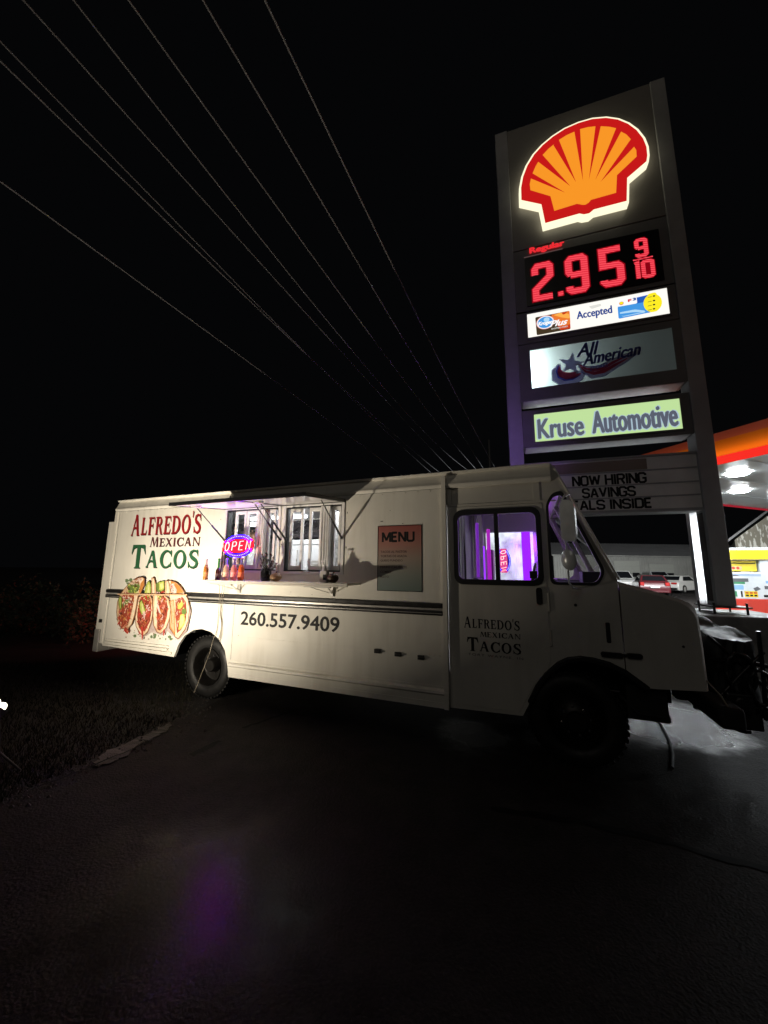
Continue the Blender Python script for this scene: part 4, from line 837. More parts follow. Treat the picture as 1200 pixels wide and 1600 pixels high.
# ---------------- kitchen inside
mb = MB(); mb.box(-6.2, -1.0, 0.64, WD - .64, 0.66, 0.68); mb.box(-6.2, -4.82, 0.045, .64, .66, .68); mb.box(-3.70, -1.0, 0.045, .64, .66, .68); mb.box(-6.2, -1.0, WD - .06, WD - .04, 0.70, 2.66); mb.box(-6.2, -1.0, 0.07, WD - .07, 2.655, 2.665); mb.box(-6.23, -6.2, .05, WD - .06, .69, 2.65)
mb.box(-1.06, -1.03, 1.15, WD - .06, 0.7, 2.65)
mb.build('kitchen_lining', M['inner'], truck)
mb = MB()
ys, zb, zt = 1.25, 2.20, 2.53
mb.add([(s, y, z) for s in (-6.0, -2.6) for y, z in ((ys, zb), (ys - 0.03, zb + 0.06), (ys + 0.28, zt), (WD - .07, zt), (WD - .07, zb))], [(0, 1, 6, 5), (1, 2, 7, 6), (2, 3, 8, 7), (3, 4, 9, 8), (0, 5, 9, 4), (0, 4, 3, 2, 1), (5, 6, 7, 8, 9)])
for k in range(26):
    s = -5.95 + k * 0.13; mb.bar((s, ys + .0, zb + .09), (s + 0.10, ys + .25, zt - .03), 0.008, 0.006)
mb.build('range_hood', mat('dark_stainless', (0.16, 0.15, 0.16), 0.3, 0.9, var=0.3, vs=8, rvar=0.1), truck)
mb = MB()
mb.box(-6.0, -4.7, 1.5, WD - .08, 0.70, 1.60); mb.box(-4.65, -3.2, 1.45, WD - .08, 0.70, 1.62); mb.box(-4.65, -3.2, WD - .1, WD - .07, 1.62, 1.9); mb.build('cooking_range', M['steel'], truck, bevel=0.01)
mb = MB(); mb.box(-4.2, -3.62, 1.25, 1.9, 0.7, 2.08); mb.box(-3.58, -3.1, 1.25, 1.9, 0.7, 2.08); mb.box(-4.2, -3.1, 1.235, 1.25, 2.09, 2.17); fr = mb.build('refrigerator', mat('white_enamel', (0.85, 0.86, 0.86), 0.3), truck, bevel=0.012)
mb = MB(); mb.tube([(-3.68, 1.22, 1.75), (-3.68, 1.22, 2.0)], .008); mb.box(-3.5, -3.25, 1.245, 1.25, 1.80, 1.83); mb.box(-3.5, -3.3, 1.245, 1.25, 1.76, 1.785); mb.lathe([(0, 1.244), (.09, 1.244), (.09, 1.25)], (-3.95, 0, 1.88), 'y', 20); mb.build('fridge_handle', M['trim'], fr)
mb = MB()
for i in range(60):
    z = R.uniform(1.72, 2.42); s = R.uniform(-2.62, -2.2) ; mb.box(s, s + R.uniform(.02, .08), 0.68, 0.69, z, z + R.uniform(.008, .025))
mb.box(-2.85, -2.0, 0.69, 0.72, 1.5, 2.5)
mb.build('order_board', [mat('order_paper', (0.55, 0.55, 0.54), 0.6, var=0.5, vs=22)], truck)
mb = MB(); mb.box(-5.9, -1.2, 0.06, 0.5, 1.55, 1.60); mb.box(-5.9, -4.82, .08, .46, .7, 1.55); mb.box(-4.82, -3.7, .08, .46, 1.08, 1.55); mb.box(-3.7, -1.2, .08, .46, .7, 1.55); mb.build('prep_counter', M['steel'], truck, bevel=0.008)
LE = emit('kitchen_tube', (0.95, 0.98, 1.0), 7)
for s0, s1, y0 in ((-5.8, -4.6, 0.62), (-4.3, -3.1, 0.62), (-2.8, -1.6, 0.62), (-5.2, -3.9, 1.75), (-2.2, -1.3, 1.3)):
    mb = MB(); mb.box(s0, s1, y0 - .05, y0 + .05, 2.615, 2.65); mb.build('ceiling_lamp', LE, truck)
    la = bpy.data.lights.new('kitchen_light', 'AREA'); la.shape = 'RECTANGLE'; la.size = s1 - s0; la.size_y = 0.09; la.energy = 14; la.color = (0.95, 0.98, 1)
    lo = bpy.data.objects.new('kitchen_light', la); COL.objects.link(lo); lo.parent = truck; lo.location = ((s0 + s1) / 2, y0, 2.605)
mb = MB(); mb.box(-.95, .0, 1.78, 1.84, 2.83, 2.87); mb.build('added_violet_bar', emit('violet_bar', (.4, .08, 1), 3), truck, bevel=.008)  # unseen bar added on the roof to throw violet on the sign
la = bpy.data.lights.new('added_violet_fill', 'AREA'); la.shape = 'RECTANGLE'; la.size = .9; la.size_y = .05; la.energy = 10; la.color = (.45, .22, 1.0); la.spread = radians(95)
lo = bpy.data.objects.new('added_violet_fill', la); COL.objects.link(lo); lo.parent = truck; lo.location = (-.48, 1.87, 2.88); lo.rotation_euler = Vector((-.42, 1, .75)).to_track_quat('-Z', 'Y').to_euler()
# ---------------- cab inside
mb = MB(); mb.box(-1.0, 0.5, CY + .04, WD - CY - .04, 0.66, 0.68); mb.box(0.1, 0.52, CY + .04, WD - CY - .04, 1.3, 1.58); mb.box(.05, .3, .3, .9, 1.2, 1.45); mb.box(.30, .5, .35, .6, 1.58, 1.70); mb.build('dashboard', M['gasket'], truck, bevel=0.02)
mb = MB(); P_ = [(-0.16 + 0.06 * sin(2 * pi * k / 24) * .6, 0.6 + .21 * cos(2 * pi * k / 24), 1.62 + .16 * sin(2 * pi * k / 24)) for k in range(25)]; mb.tube(P_, 0.014, 8); mb.tube([(-.16, .6, 1.62), (.15, .6, 1.45)], .02); mb.bar((-.16, .4, 1.62), (-.16, .8, 1.62), .03, .012)
mb.build('steering_wheel', M['black'], truck, smooth=50)
mb = MB(); mb.box(-.75, -.3, .35, .85, 1.0, 1.15); mb.box(-.82, -.70, .38, .82, 1.15, 1.62); mb.build('driver_seat', M['black'], truck, bevel=0.05, bseg=3)
GLOW_PANE = mat('glowing_wet_window', (0.6, 0.62, 0.64), 0.3, bump=.3, bs=90)  # canopy light through this wet pane is put in as noisy emission
_n = GLOW_PANE.node_tree.nodes; _l = GLOW_PANE.node_tree.links; _t = _n.new('ShaderNodeTexNoise'); _t.inputs['Scale'].default_value = 3.2; _t.inputs['Detail'].default_value = 9; _t.inputs['Roughness'].default_value = .75; _tc = _n.new('ShaderNodeTexCoord'); _l.new(_tc.outputs['Object'], _t.inputs['Vector'])
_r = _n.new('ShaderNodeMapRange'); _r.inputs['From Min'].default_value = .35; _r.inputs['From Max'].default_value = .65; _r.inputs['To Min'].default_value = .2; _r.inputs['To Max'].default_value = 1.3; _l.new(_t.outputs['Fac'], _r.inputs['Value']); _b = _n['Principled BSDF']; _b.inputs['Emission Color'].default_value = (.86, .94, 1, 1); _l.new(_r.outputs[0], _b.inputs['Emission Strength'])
mb = MB(); mb.box(-0.80, -0.10, WD - CY - .02, WD - CY - .012, 1.3, 2.32); mb.build('glowing_side_window', GLOW_PANE, truck)
mb = MB(); mb.box(-.66, -.62, WD - .13, WD - .08, 1.2, 2.4); mb.box(-0.95, -0.05, WD - .2, WD - .08, 2.28, 2.64)
mb.box(-0.11, 0.0, WD - .16, WD - .1, 1.2, 2.3); mb.build('pillar_trim', mat('grey_plastic', (0.55, 0.55, 0.56), 0.5), truck, bevel=0.008)
mb = MB(); mb.box(-0.275, -0.15, WD - .13, WD - .075, 1.2, 2.30); mb.build('glowing_pillar_box', emit('violet_pillar_glow', (.32, .015, 1.0), 1.25), truck, bevel=.01)  # violet light on the pillar is put in as its own emission
mb = MB()
mb.box(-0.99, -0.93, 0.12, 0.30, 0.8, 2.55); mb.tube([(-0.885, .34, .8), (-0.885, .34, 2.6)], .022); mb.tube([(-0.86, .40, .8), (-0.86, .40, 2.6)], .012)
mb.build('partition_post', M['inner'], truck, smooth=40)
mb = MB()
vs = []; 
for k in range(13):
    z = 2.5 - k * 0.09; wv = 0.02 + 0.055 * min(1, k / 7)
    vs += [(-0.945 + .01 * sin(k) - wv * .5, 0.36, z), (-0.925 + .012 * sin(k * 1.3), 0.33, z), (-0.92 + wv, 0.37, z), (-0.92 + wv * .6, .41, z)]
mb.add(vs, [(4 * k + a, 4 * k + (a + 1) % 4, 4 * k + 4 + (a + 1) % 4, 4 * k + 4 + a) for k in range(12) for a in range(4)]); mb.build('hanging_cloth', mat('dark_cloth', (0.04, 0.045, 0.045), 0.8), truck, smooth=60)
mb = MB(); mb.box(-0.84, -0.76, 1.35, 1.5, .9, 2.6); mb.box(-.76, -.63, 1.3, 1.55, .9, 1.98); mb.build('cab_locker', mat('locker_grey', (0.3, 0.28, 0.32), 0.4), truck, bevel=0.01)
mb = MB(); mb.tube([(-0.735, 1.2, 1.5), (-0.735, 1.2, 2.02)], .010); mb.build('blue_light_tube', emit('blue_led', (0.30, 0.03, 1.0), 1.6), truck)
mb = MB(); mb.box(-.70, -.655, 1.22, 1.29, 1.4, 2.25); mb.build('magenta_drape', mat('glowing_magenta_cloth', (.35, .02, .30), .6, emis=(.6, .01, .75), es=.55), truck, bevel=.01)  # magenta glow is put into the cloth as emission
mb = MB(); mb.box(-.80, -.765, .9, .95, 1.4, 2.3); mb.box(-.60, -.585, 1.9, 1.95, 1.4, 2.2); mb.build('violet_drape', mat('glowing_violet_cloth', (.2, .03, .35), .6, emis=(.28, .02, .8), es=.4), truck, bevel=.01)  # violet glow likewise put into this cloth's emission
mb = MB(); mb.box(0.05, .08, .2, 2.0, 2.56, 2.575); mb.build('cab_light_strip', emit('violet_led', (0.40, 0.04, 1.0), 3), truck)
for (lc, en, sz, dr) in (((-0.15, 1.75, 2.2), 2.6, 0.12, (-0.1, 0.8, -0.6)), ((-0.35, 1.55, 2.45), 2.2, 0.15, (0.1, -0.6, -0.7))):
    la = bpy.data.lights.new('cab_violet_light', 'AREA'); la.size = sz; la.energy = en; la.spread = radians(110); la.color = (0.36, 0.07, 1.0)
    lo = bpy.data.objects.new('cab_violet_light', la); COL.objects.link(lo); lo.parent = truck; lo.location = lc; lo.rotation_euler = Vector(dr).to_track_quat('-Z', 'Y').to_euler()

# ================================================================== THINGS ON THE SHELF
SZ = 1.5503
def on_shelf(px, py, n):
    s, z = tk(px, py, n); return s
def liquid(name, c, e=0.0):
    return mat(name, c, 0.12, spec=0.6, coat=0.6)
bcol = [('amber', (0.42, 0.16, 0.03)), ('dark', (0.05, 0.015, 0.015)), ('cream', (0.62, 0.40, 0.26)), ('pink', (0.68, 0.26, 0.24)), ('orange', (0.75, 0.13, 0.03))]
def bottle(s, y, h, r, liqm, neckm, label, neck_h=0.36):
    w_ = tw(s, y, SZ); e = empty('soda_bottle', w_, -YAW_T); tag(e, label, 'bottle', 'glass drink bottles in a row on the shelf')
    nb = h * (1 - neck_h)
    mb = MB(); mb.lathe([(0, 0), (r * .9, 0), (r, .006), (r, nb * .72), (r * .93, nb * .84), (r * .62, nb * .97), (r * .48, nb * 1.04)], seg=20); mb.build('bottle_body', liqm, e, smooth=50)
    mb = MB(); mb.lathe([(r * .48, nb * 1.04), (r * .40, nb * 1.15), (r * .37, h * .93), (r * .46, h * .935), (r * .46, h * .99), (r * .3, h), (0, h)], seg=16); mb.build('neck', neckm, e, smooth=50)
    mb = MB(); mb.lathe([(r * 1.012, nb * .22), (r * 1.012, nb * .55)], seg=20); 
    lab = mb.build('paper_label', mat('bottle_label', tuple(min(1, c * 1.25 + .04) for c in liqm.node_tree.nodes['Principled BSDF'].inputs['Base Color'].default_value[:3]), 0.5, var=0.5, vs=40), e, smooth=60)
    return e
NB = dict(clear=mat('clear_neck', (0.5, 0.36, 0.32), 0.15, coat=.5), green=mat('green_neck', (0.05, 0.24, 0.05), 0.25), purple=mat('violet_lit_neck', (0.30, 0.22, 0.55), 0.3, 0.3))  # violet sign light on the bottle tops is put into the neck colour
L_ = {k: liquid('drink_' + k, c) for k, c in bcol}
bottle(on_shelf(322, 890, .22), -0.22, 0.262, 0.031, L_['amber'], NB['clear'], 'amber soda bottle standing alone at the left end of the shelf', .30)
bottle(on_shelf(341.5, 890, .22), -0.22, 0.27, 0.034, L_['dark'], NB['green'], 'dark drink bottle with a green neck on the shelf', .46)
bottle(on_shelf(353.5, 890, .22), -0.22, 0.272, 0.037, L_['cream'], NB['purple'], 'pale cream drink bottle beside the green necked one', .32)
bottle(on_shelf(365.5, 890, .22), -0.22, 0.27, 0.037, L_['pink'], NB['purple'], 'pink drink bottle between the cream and orange bottles', .32)
bottle(on_shelf(377, 890, .22), -0.22, 0.274, 0.037, L_['orange'], NB['purple'], 'bright orange drink bottle at the right of the bottle row', .32)
# flower jar
e = empty('flower_jar', tw(on_shelf(416, 890, .2), -0.20, SZ), -YAW_T); tag(e, 'black jar holding dark red artificial flowers on the shelf', 'flower jar')
mb = MB(); mb.lathe([(0, 0), (.05, 0), (.062, .02), (.064, .11), (.05, .135), (.046, .15), (.04, .145), (.0, .12)], seg=20); mb.build('jar', mat('black_glaze', (.012, .012, .014), .15, coat=.5), e, smooth=50)
mb = MB(); mr = random.Random(3)
for k in range(26):
    a = mr.uniform(0, 2 * pi); q = mr.uniform(.03, .13); h = mr.uniform(.17, .33); c = Vector((cos(a) * q + .03, sin(a) * q * .6, h))
    mb.tube([(0, 0, .12), c * .6 + Vector((0, 0, .03)), c], .003, 5, 0)
    for j in range(9):
        b_ = mr.uniform(0, 2 * pi); t = mr.uniform(-.6, 1.2); d1 = Vector((cos(b_) * cos(t), sin(b_) * cos(t), sin(t))) * mr.uniform(.02, .036); sd = Vector((-sin(b_), cos(b_), 0)) * .011
        mb.add([c, c + d1 * .6 + sd, c + d1, c + d1 * .6 - sd], [(0, 1, 2, 3)], 1 if k % 3 else 2)
mb.build('flowers', [mat('flower_stem', (.03, .05, .02), .6), mat('flower_petal', (.09, .018, .03), .6, var=.4, vs=30), mat('flower_leaf', (.03, .04, .04), .6)], e, recalc=False)
def gourd(px, n, r, h, col, label, name='gourd'):
    e = empty(name, tw(on_shelf(px, 900, n), -n, SZ), -YAW_T); tag(e, label, 'gourd')
    mb = MB(); vs = []; seg, st = 24, 10
    for i in range(st + 1):
        t = pi * i / st
        for k in range(seg):
            a = 2 * pi * k / seg; rr = r * sin(t) ** .8 * (1 + .05 * cos(a * 9)); vs.append((rr * cos(a), rr * sin(a), h / 2 - h / 2 * cos(t) * (1 - .12 * sin(t))))
    mb.add(vs, [(i * seg + k, i * seg + (k + 1) % seg, (i + 1) * seg + (k + 1) % seg, (i + 1) * seg + k) for i in range(st) for k in range(seg)])
    mb.build('rind', mat('rind_' + str(px), col, .5, var=.3, vs=18), e, smooth=60)
    mb = MB(); mb.tube([(0, 0, h * .93), (.004, 0, h * 1.05), (.014, 0, h * 1.16)], .007, 6); mb.build('stalk', mat('stalk', (.08, .06, .03), .8), e, smooth=60)
gourd(431, .22, .068, .10, (.22, .115, .05), 'small tan gourd beside the black flower jar')
gourd(520, .2, .066, .10, (.06, .03, .014), 'small dark brown gourd at the right end of the shelf')
# dispenser bottle
e = empty('pump_bottle', tw(on_shelf(507, 898, .2), -.2, SZ), -YAW_T); tag(e, 'clear hand gel pump bottle on the shelf before the right window', 'pump bottle')
mb = MB(); mb.plate(rrect(-.05, .05, -.032, .032, .02), [], lambda u, v, d: (u, v, d), .13, 0); mb.lathe([(.03, .13), (.028, .15), (.018, .165), (.018, .18), (0, .18)], seg=16)
mb.build('bottle_body', mat('gel_bottle', (.55, .53, .50), .2, coat=.4), e, bevel=.008)
mb = MB(); mb.tube([(0, 0, .18), (0, 0, .24)], .006); mb.tube([(0.01, 0, .242), (-.05, 0, .236)], .008); mb.lathe([(.018, .18), (.018, .195), (0, .2)], seg=12); mb.build('pump_head', M['white'], e, smooth=50)
mb = MB(); mb.box(.0, .04, -.0335, -.032, .03, .09); mb.build('paper_label', M['ink'], e)
# loose cables from the shelf to the wheel
M['cable'] = mat('white_cable', (.28, .24, .18), .5)
def hang(pts, r, label):
    P = []
    for px, py, n in pts:
        s, z = tk(px, py, n); P.append(tw(s, -n, z))
    Q = []
    for i in range(len(P) - 1):
        p0 = P[max(i - 1, 0)]; p1 = P[i]; p2 = P[i + 1]; p3 = P[min(i + 2, len(P) - 1)]
        for k in range(6):
            t = k / 6; Q.append(0.5 * ((2 * p1) + (-p0 + p2) * t + (2 * p0 - 5 * p1 + 4 * p2 - p3) * t * t + (-p0 + 3 * p1 - 3 * p2 + p3) * t ** 3))
    Q.append(P[-1]); mb = MB(); mb.tube(Q, r, 6); o = mb.build('power_cable', M['cable'], None, smooth=60); tag(o, label, 'cable', 'thin cables hanging below the shelf')
hang([(342, 911, .25), (343, 930, .05), (341, 960, .02), (339, 983, .01), (333, 1000, .03), (327, 1022, .05), (318, 1045, .05), (310, 1066, .05), (303, 1083, .1)], .0035, 'left thin cable running from the shelf down across the rear wheel')
hang([(349, 911, .25), (346, 930, .05), (344, 955, .02), (346, 975, .012), (344, 990, .012), (341, 1000, .02)], .0035, 'middle thin cable ending in the top of the wheel arch')
hang([(351, 911, .25), (349, 930, .05), (345, 955, .02), (347, 975, .012), (346, 990, .012), (343, 1003, .01), (346, 990, .018)], .003, 'twisted thin cable lying against the middle one below the shelf')
# ---------------- OPEN signs
def open_sign(loc, rot, W, H, label, mirror=1, en=1.0, redc=(1, .001, .003), swap=True):
    e = empty('open_sign', loc); e.rotation_euler = rot; tag(e, label, 'open sign')
    fn = lambda u, v, d: (u * mirror, -d, v)
    mb = MB(); mb.plate(ell(0, 0, W / 2, H / 2, 40), [], fn, 0.006, -.018); mb.build('backing', mat('sign_backing', (.03, .008, .05), .4), e)
    red = emit('neon_red', redc, (24 if swap else .9) * en); blue = emit('neon_blue', (.0035, .0003, 1) if swap else (.035, .008, 1), (75 if swap else 1.6) * en); core = emit('neon_core', (1, .45, .42), 3.2 * en); wht = emit('neon_dot', (.45, .5, 1), 3.5 * en)
    D = Decal(fn, .0065)
    band = rrect(-W * .50, W * .50, -H * .27, H * .27, H * .12); D.poly(band, red)
    D.poly(ell(0, 0, W * .5, H * .5, 22, 25, 155) + ell(0, 0, W * .40, H * .36, 22, 155, 25), blue); D.poly(ell(0, 0, W * .5, H * .5, 22, 205, 335) + ell(0, 0, W * .40, H * .36, 22, 335, 205), blue)
    D.build('glow_panel', e)
    mb = MB()
    for sgn in (1, -1):
        for k in range(15):
            a = radians(38 + 104 * k / 14) * sgn; x, z = W * .45 * cos(a), H * .43 * sin(a)
            mb.lathe([(0, -.014), (.0045, -.012), (.005, -.0065)], (x * mirror, 0, z), 'y', 6)
    mb.build('blue_dots', wht, e)
    mb = MB(); r = W * .0125; ch = H * .38; cw = W * .15
    def tub(pts, cx):
        mb.tube([((cx + x * cw + (z) * ch * .18) * mirror, -.016, z * ch) for x, z in pts], r, 6)
    sp = W * .235
    tub([(.42 * cos(t * pi / 10), .5 * sin(t * pi / 10)) for t in range(21)], -1.5 * sp)
    tub([(-.4, -.5), (-.4, .5), (.25, .5), (.42, .38), (.42, .12), (.25, 0), (-.4, 0)], -.5 * sp)
    tub([(.4, -.5), (-.4, -.5), (-.4, .5), (.4, .5)], .5 * sp); tub([(-.4, 0), (.3, 0)], .5 * sp)
    tub([(-.42, -.5), (-.42, .5), (.42, -.5), (.42, .5)], 1.5 * sp)
    mb.build('letter_tube', core, e, smooth=60)
    mb = MB(); mb.tube([(-W * .2, .0, H * .5), (-W * .2, .01, H * .5 + .12)], .002); mb.tube([(W * .2, .0, H * .5), (W * .2, .01, H * .5 + .12)], .002); mb.build('hanging_wire', M['black'], e)
    return e
s_, z_ = tk(372.5, 853, .12)
open_sign(tw(s_, -.12, z_), Euler((0, radians(-3), -YAW_T + radians(4))), .455, .285, 'lit oval red and blue OPEN sign hanging in front of the left serving window')
s_, z_ = tk(787, 876, -2.0)
open_sign(tw(s_, 2.02, z_), (Matrix.Rotation(-YAW_T, 4, 'Z') @ Matrix.Rotation(radians(-90), 4, 'Y')).to_euler(), .36, .20, 'pink lit OPEN sign turned on its side inside the cab window', mirror=-1, en=.9, redc=(1, .10, .38), swap=False)

# ---------------- cook
SKIN = mat('skin', (.36, .20, .13), .5); SHIRT = mat('white_shirt', (.72, .72, .72), .8, var=.06, vs=9); HAIR = mat('black_hair', (.012, .01, .01), .5)
pe = empty('person', tw(-4.36, .95, .68), -YAW_T + radians(35)); tag(pe, 'cook in a white shirt and white cap standing inside behind the left serving window', 'person')
def skin_body(name, verts, edges, radii, m, parent, root=0, sub=2):
    me = bpy.data.meshes.new(name); me.from_pydata(verts, edges, []); o = bpy.data.objects.new(name, me); COL.objects.link(o); o.parent = parent; me.materials.append(m)
    sk = o.modifiers.new('skin', 'SKIN')
    for i, r in enumerate(radii):
        v = me.skin_vertices[0].data[i]; v.radius = r if isinstance(r, tuple) else (r, r); v.use_root = (i == root)
    sk.use_smooth_shade = True
    ss = o.modifiers.new('sub', 'SUBSURF'); ss.levels = sub; ss.render_levels = sub
    return o
V_ = [(0, 0, .92), (0, 0, 1.12), (0, -.01, 1.34), (0, -.01, 1.43), (0, -.03, 1.50), (0, -.04, 1.56), (0, -.045, 1.66),
      (.18, 0, 1.36), (.23, -.03, 1.10), (.20, -.22, 1.02), (.19, -.29, 1.02), (-.18, 0, 1.36), (-.23, -.03, 1.10), (-.20, -.22, 1.02), (-.19, -.29, 1.02),
      (.10, 0, .86), (.11, -.02, .48), (.11, .02, .08), (.11, -.14, .03), (-.10, 0, .86), (-.11, -.02, .48), (-.11, .02, .08), (-.11, -.14, .03)]
E_ = [(0, 1), (1, 2), (2, 3), (3, 4), (4, 5), (5, 6), (2, 7), (7, 8), (8, 9), (9, 10), (2, 11), (11, 12), (12, 13), (13, 14), (0, 15), (15, 16), (16, 17), (17, 18), (0, 19), (19, 20), (20, 21), (21, 22)]
R_ = [(.15, .11), (.15, .11), (.16, .10), .055, .055, (.075, .09), (.06, .075), .06, .048, .038, .034, .06, .048, .038, .034, .085, .065, .045, .035, .085, .065, .045, .035]
skin_body('body', V_, E_, R_, SKIN, pe)
skin_body('shirt', [(0, 0, .90), (0, 0, 1.12), (0, -.005, 1.33), (0, -.01, 1.40), (.17, 0, 1.36), (.225, -.02, 1.16), (-.17, 0, 1.36), (-.225, -.02, 1.16)], [(0, 1), (1, 2), (2, 3), (2, 4), (4, 5), (2, 6), (6, 7)], [(.175, .135), (.17, .13), (.18, .12), .075, .078, .068, .078, .068], SHIRT, pe)
mb = MB(); mb.lathe([(.100, 1.585), (.108, 1.62), (.10, 1.68), (.07, 1.725), (.0, 1.74)], (0, -.035, 0), 'z', 20); mb.build('hair', HAIR, pe, smooth=60)
mb = MB(); mb.lathe([(.110, 1.668), (.112, 1.70), (.095, 1.745), (.05, 1.768), (0, 1.772)], (0, -.035, 0), 'z', 20); mb.plate([(-.085, -.11), (.085, -.11), (.07, -.20), (0, -.23), (-.07, -.20)], [], lambda u, v, d: (u, v, 1.672 + d), .008, 0); mb.build('cap', M['white'], pe, smooth=50)
mb = MB(); mb.lathe([(0, 0), (.012, .004), (.013, .02), (0, .04)], (0, -.135, 1.595), 'z', 10); mb.build('nose', SKIN, pe, smooth=60)
mb = MB()
for x in (-.032, .032): mb.lathe([(0, -.006), (.011, -.003), (.012, .006)], (x, -.128, 1.632), 'y', 8)
mb.box(-.028, .028, -.134, -.126, 1.558, 1.566); mb.build('face_features', HAIR, pe)

# ================================================================== COVERED LOAD in front of the bumper
M['tarp'] = mat('wet_black_tarp', (.008, .009, .010), .5, bump=.3, bs=10, rvar=.14, vs=5)
te = empty('covered_load', tw(1.40, 1.15, 0), -YAW_T); tag(te, 'bulky load under wet black sheeting with hoses carried in front of the hood', 'covered load')
mb = MB(); nx, ny = 26, 22; x0, x1, y0, y1 = -.17, .19, -.80, .90; tr = random.Random(5)
def hgt(x, y):
    b_ = 1.185 + .035 * sin(x * 5 + y * 2) + .02 * sin(y * 9 - x * 3) - .05 * (x + .2); return b_
ring = []; vs = []; fs_ = []
cols_ = 60; rows_ = 14
for j in range(rows_ + 1):
    t = j / rows_
    for k in range(cols_):
        a = 2 * pi * k / cols_; cx, cy = (x0 + x1) / 2, (y0 + y1) / 2; c_, s__ = cos(a), sin(a); p = 7
        rr = 1 / ((abs(c_) ** p + abs(s__) ** p) ** (1 / p)); fx = 1 + .02 * sin(k * 1.7 + j * .7) + .025 * t * sin(k * 1.05) + .04 * t
        x = cx + c_ * rr * (x1 - x0) / 2 * fx; y = cy + s__ * rr * (y1 - y0) / 2 * fx; z = hgt(x, y) * (1 - t) + .55 * t + .05 * sin(k * 1.05) * t
        vs.append((x, y, z))
for j in range(rows_):
    for k in range(cols_): fs_.append((j * cols_ + k, j * cols_ + (k + 1) % cols_, (j + 1) * cols_ + (k + 1) % cols_, (j + 1) * cols_ + k))
o_ = len(vs)
for i in range(1, 6):
    f_ = 1 - i / 6
    for k in range(cols_):
        cx, cy = (x0 + x1) / 2, (y0 + y1) / 2; x = cx + (vs[k][0] - cx) * f_; y = cy + (vs[k][1] - cy) * f_; vs.append((x, y, hgt(x, y) + .02 * sin(x * 11) * sin(y * 13)))
prev = 0
for i in range(5):
    cur = o_ + i * cols_
    for k in range(cols_): fs_.append((prev + k, prev + (k + 1) % cols_, cur + (k + 1) % cols_, cur + k))
    prev = cur
fs_.append(tuple(prev + k for k in range(cols_)))
mb.add(vs, fs_); mb.build('sheeting', M['tarp'], te, smooth=70)
mb = MB(); mb.box(-.26, .2, -.66, -.60, .48, .54); mb.box(-.26, .2, .66, .72, .48, .54); mb.box(.12, .18, -.60, .66, .485, .535); mb.box(-.1, -.04, -.60, .66, .485, .535)
mb.tube([(.15, -.63, .54), (.15, -.63, 1.12)], .02); mb.tube([(.12, -.5, .30), (.12, -.5, .54)], .035); mb.tube([(.12, -.5, .30), (.12, -.5, .33)], .06)
mb.build('carrier_frame', M['under'], te, bevel=.006)
M['gear'] = mat('dark_gear', (.010, .010, .011), .35, rvar=.15, vs=9)
for k, (yy2, zz2, rr2) in enumerate(((-.86, .86, .17), (-.90, .78, .13))):
    mb = MB(); mb.tube([(.02 + .10 * k + rr2 * .55 * cos(2 * pi * i / 24), yy2 - .012 * sin(5 * i), zz2 + rr2 * sin(2 * pi * i / 24)) for i in range(25)], .014, 8); mb.tube([(.0 + .1 * k, yy2, zz2 - rr2), (.05 + .1 * k, yy2 + .02, .62), (.12, yy2 + .1, .55)], .012, 8); mb.build('coiled_hose', M['gear'], te, smooth=60)
for a, b, r in (((-.17, -.84, 1.16), (.22, -.84, .70), .012), ((-.15, -.86, .66), (.2, -.83, 1.05), .014), ((-.18, -.85, .96), (.22, -.80, .93), .018), ((.14, -.86, .52), (.17, -.86, 1.22), .016), ((.22, -.70, .60), (.24, .8, .66), .02), ((.23, -.7, .95), (.24, .75, .90), .016)):
    mb = MB(); mb.tube([a, tuple((p + q) / 2 + .015 for p, q in zip(a, b)), b], r, 8); mb.build('rack_bar', M['gear'], te, smooth=60)
mb = MB(); mb.box(-.12, .06, -.92, -.83, .58, .72); mb.lathe([(.05, -.93), (.05, -.945), (.0, -.945)], (-.03, 0, .65), 'y', 14); mb.build('pump_box', M['gear'], te, bevel=.015)
mb = MB(); mb.box(.02, .16, -.78, -.66, .40, .62); mb.build('tool_case', M['under'], te, bevel=.015)
mb = MB(); mb.tube([(1.10, .06, .84), (1.17, .03, .74), (1.23, .0, .60)], .006, 6); mb.build('tie_strap', M['cable'], truck)
# hose on the ground under the nose
mb = MB(); P = [atz(*p, .02) for p in ((1004, 1104), (1020, 1118), (1034, 1134), (1045, 1156), (1051, 1178), (1050, 1200))]; mb.tube(P, .014, 8); o = mb.build('rubber_hose', M['under'], None, smooth=60); tag(o, 'thin black hose lying on the wet ground under the nose', 'hose')

# ================================================================== PRICE SIGN
sign = empty('price_sign', SO, -YAW_S); tag(sign, 'tall lit fuel price sign with stacked panels between two posts', 'price sign')
sf = lambda s, z, d: (s, -d, z)
M['spost'] = mat('grey_sign_paint', (.36, .36, .36), .5, var=.12, vs=2, rvar=.1, bump=.01, bs=30)
M['sbox'] = mat('grey_cabinet_paint', (.19, .185, .18), .45, var=.12, vs=1.5, rvar=.1)
M['spanel'] = mat('backing_panel', (.24, .225, .205), .45, var=.08, vs=1)
M['lip'] = mat('cabinet_underside', (.5, .5, .5), .5, var=.15, vs=5)
for a, b in ((-3.17, -2.885), (.145, .425)):
    mb = MB(); mb.box(a, b, 0.0, .34, 1.13, 12.54); mb.box(a + .28, a + .283, -.002, .3, 1.2, 12.5) if False else None
    po = mb.build('post', M['spost'], sign, bevel=.012)
    mb = MB(); mb.box(a - .14, b + .14, -.14, .48, 1.105, 1.13)
    for x in (a - .09, b + .09):
        for y in (-.09, .43): mb.tube([(x, y, 1.0), (x, y, 1.19)], .018, 8)
    mb.build('base_plate', M['black'], po)
mb = MB()
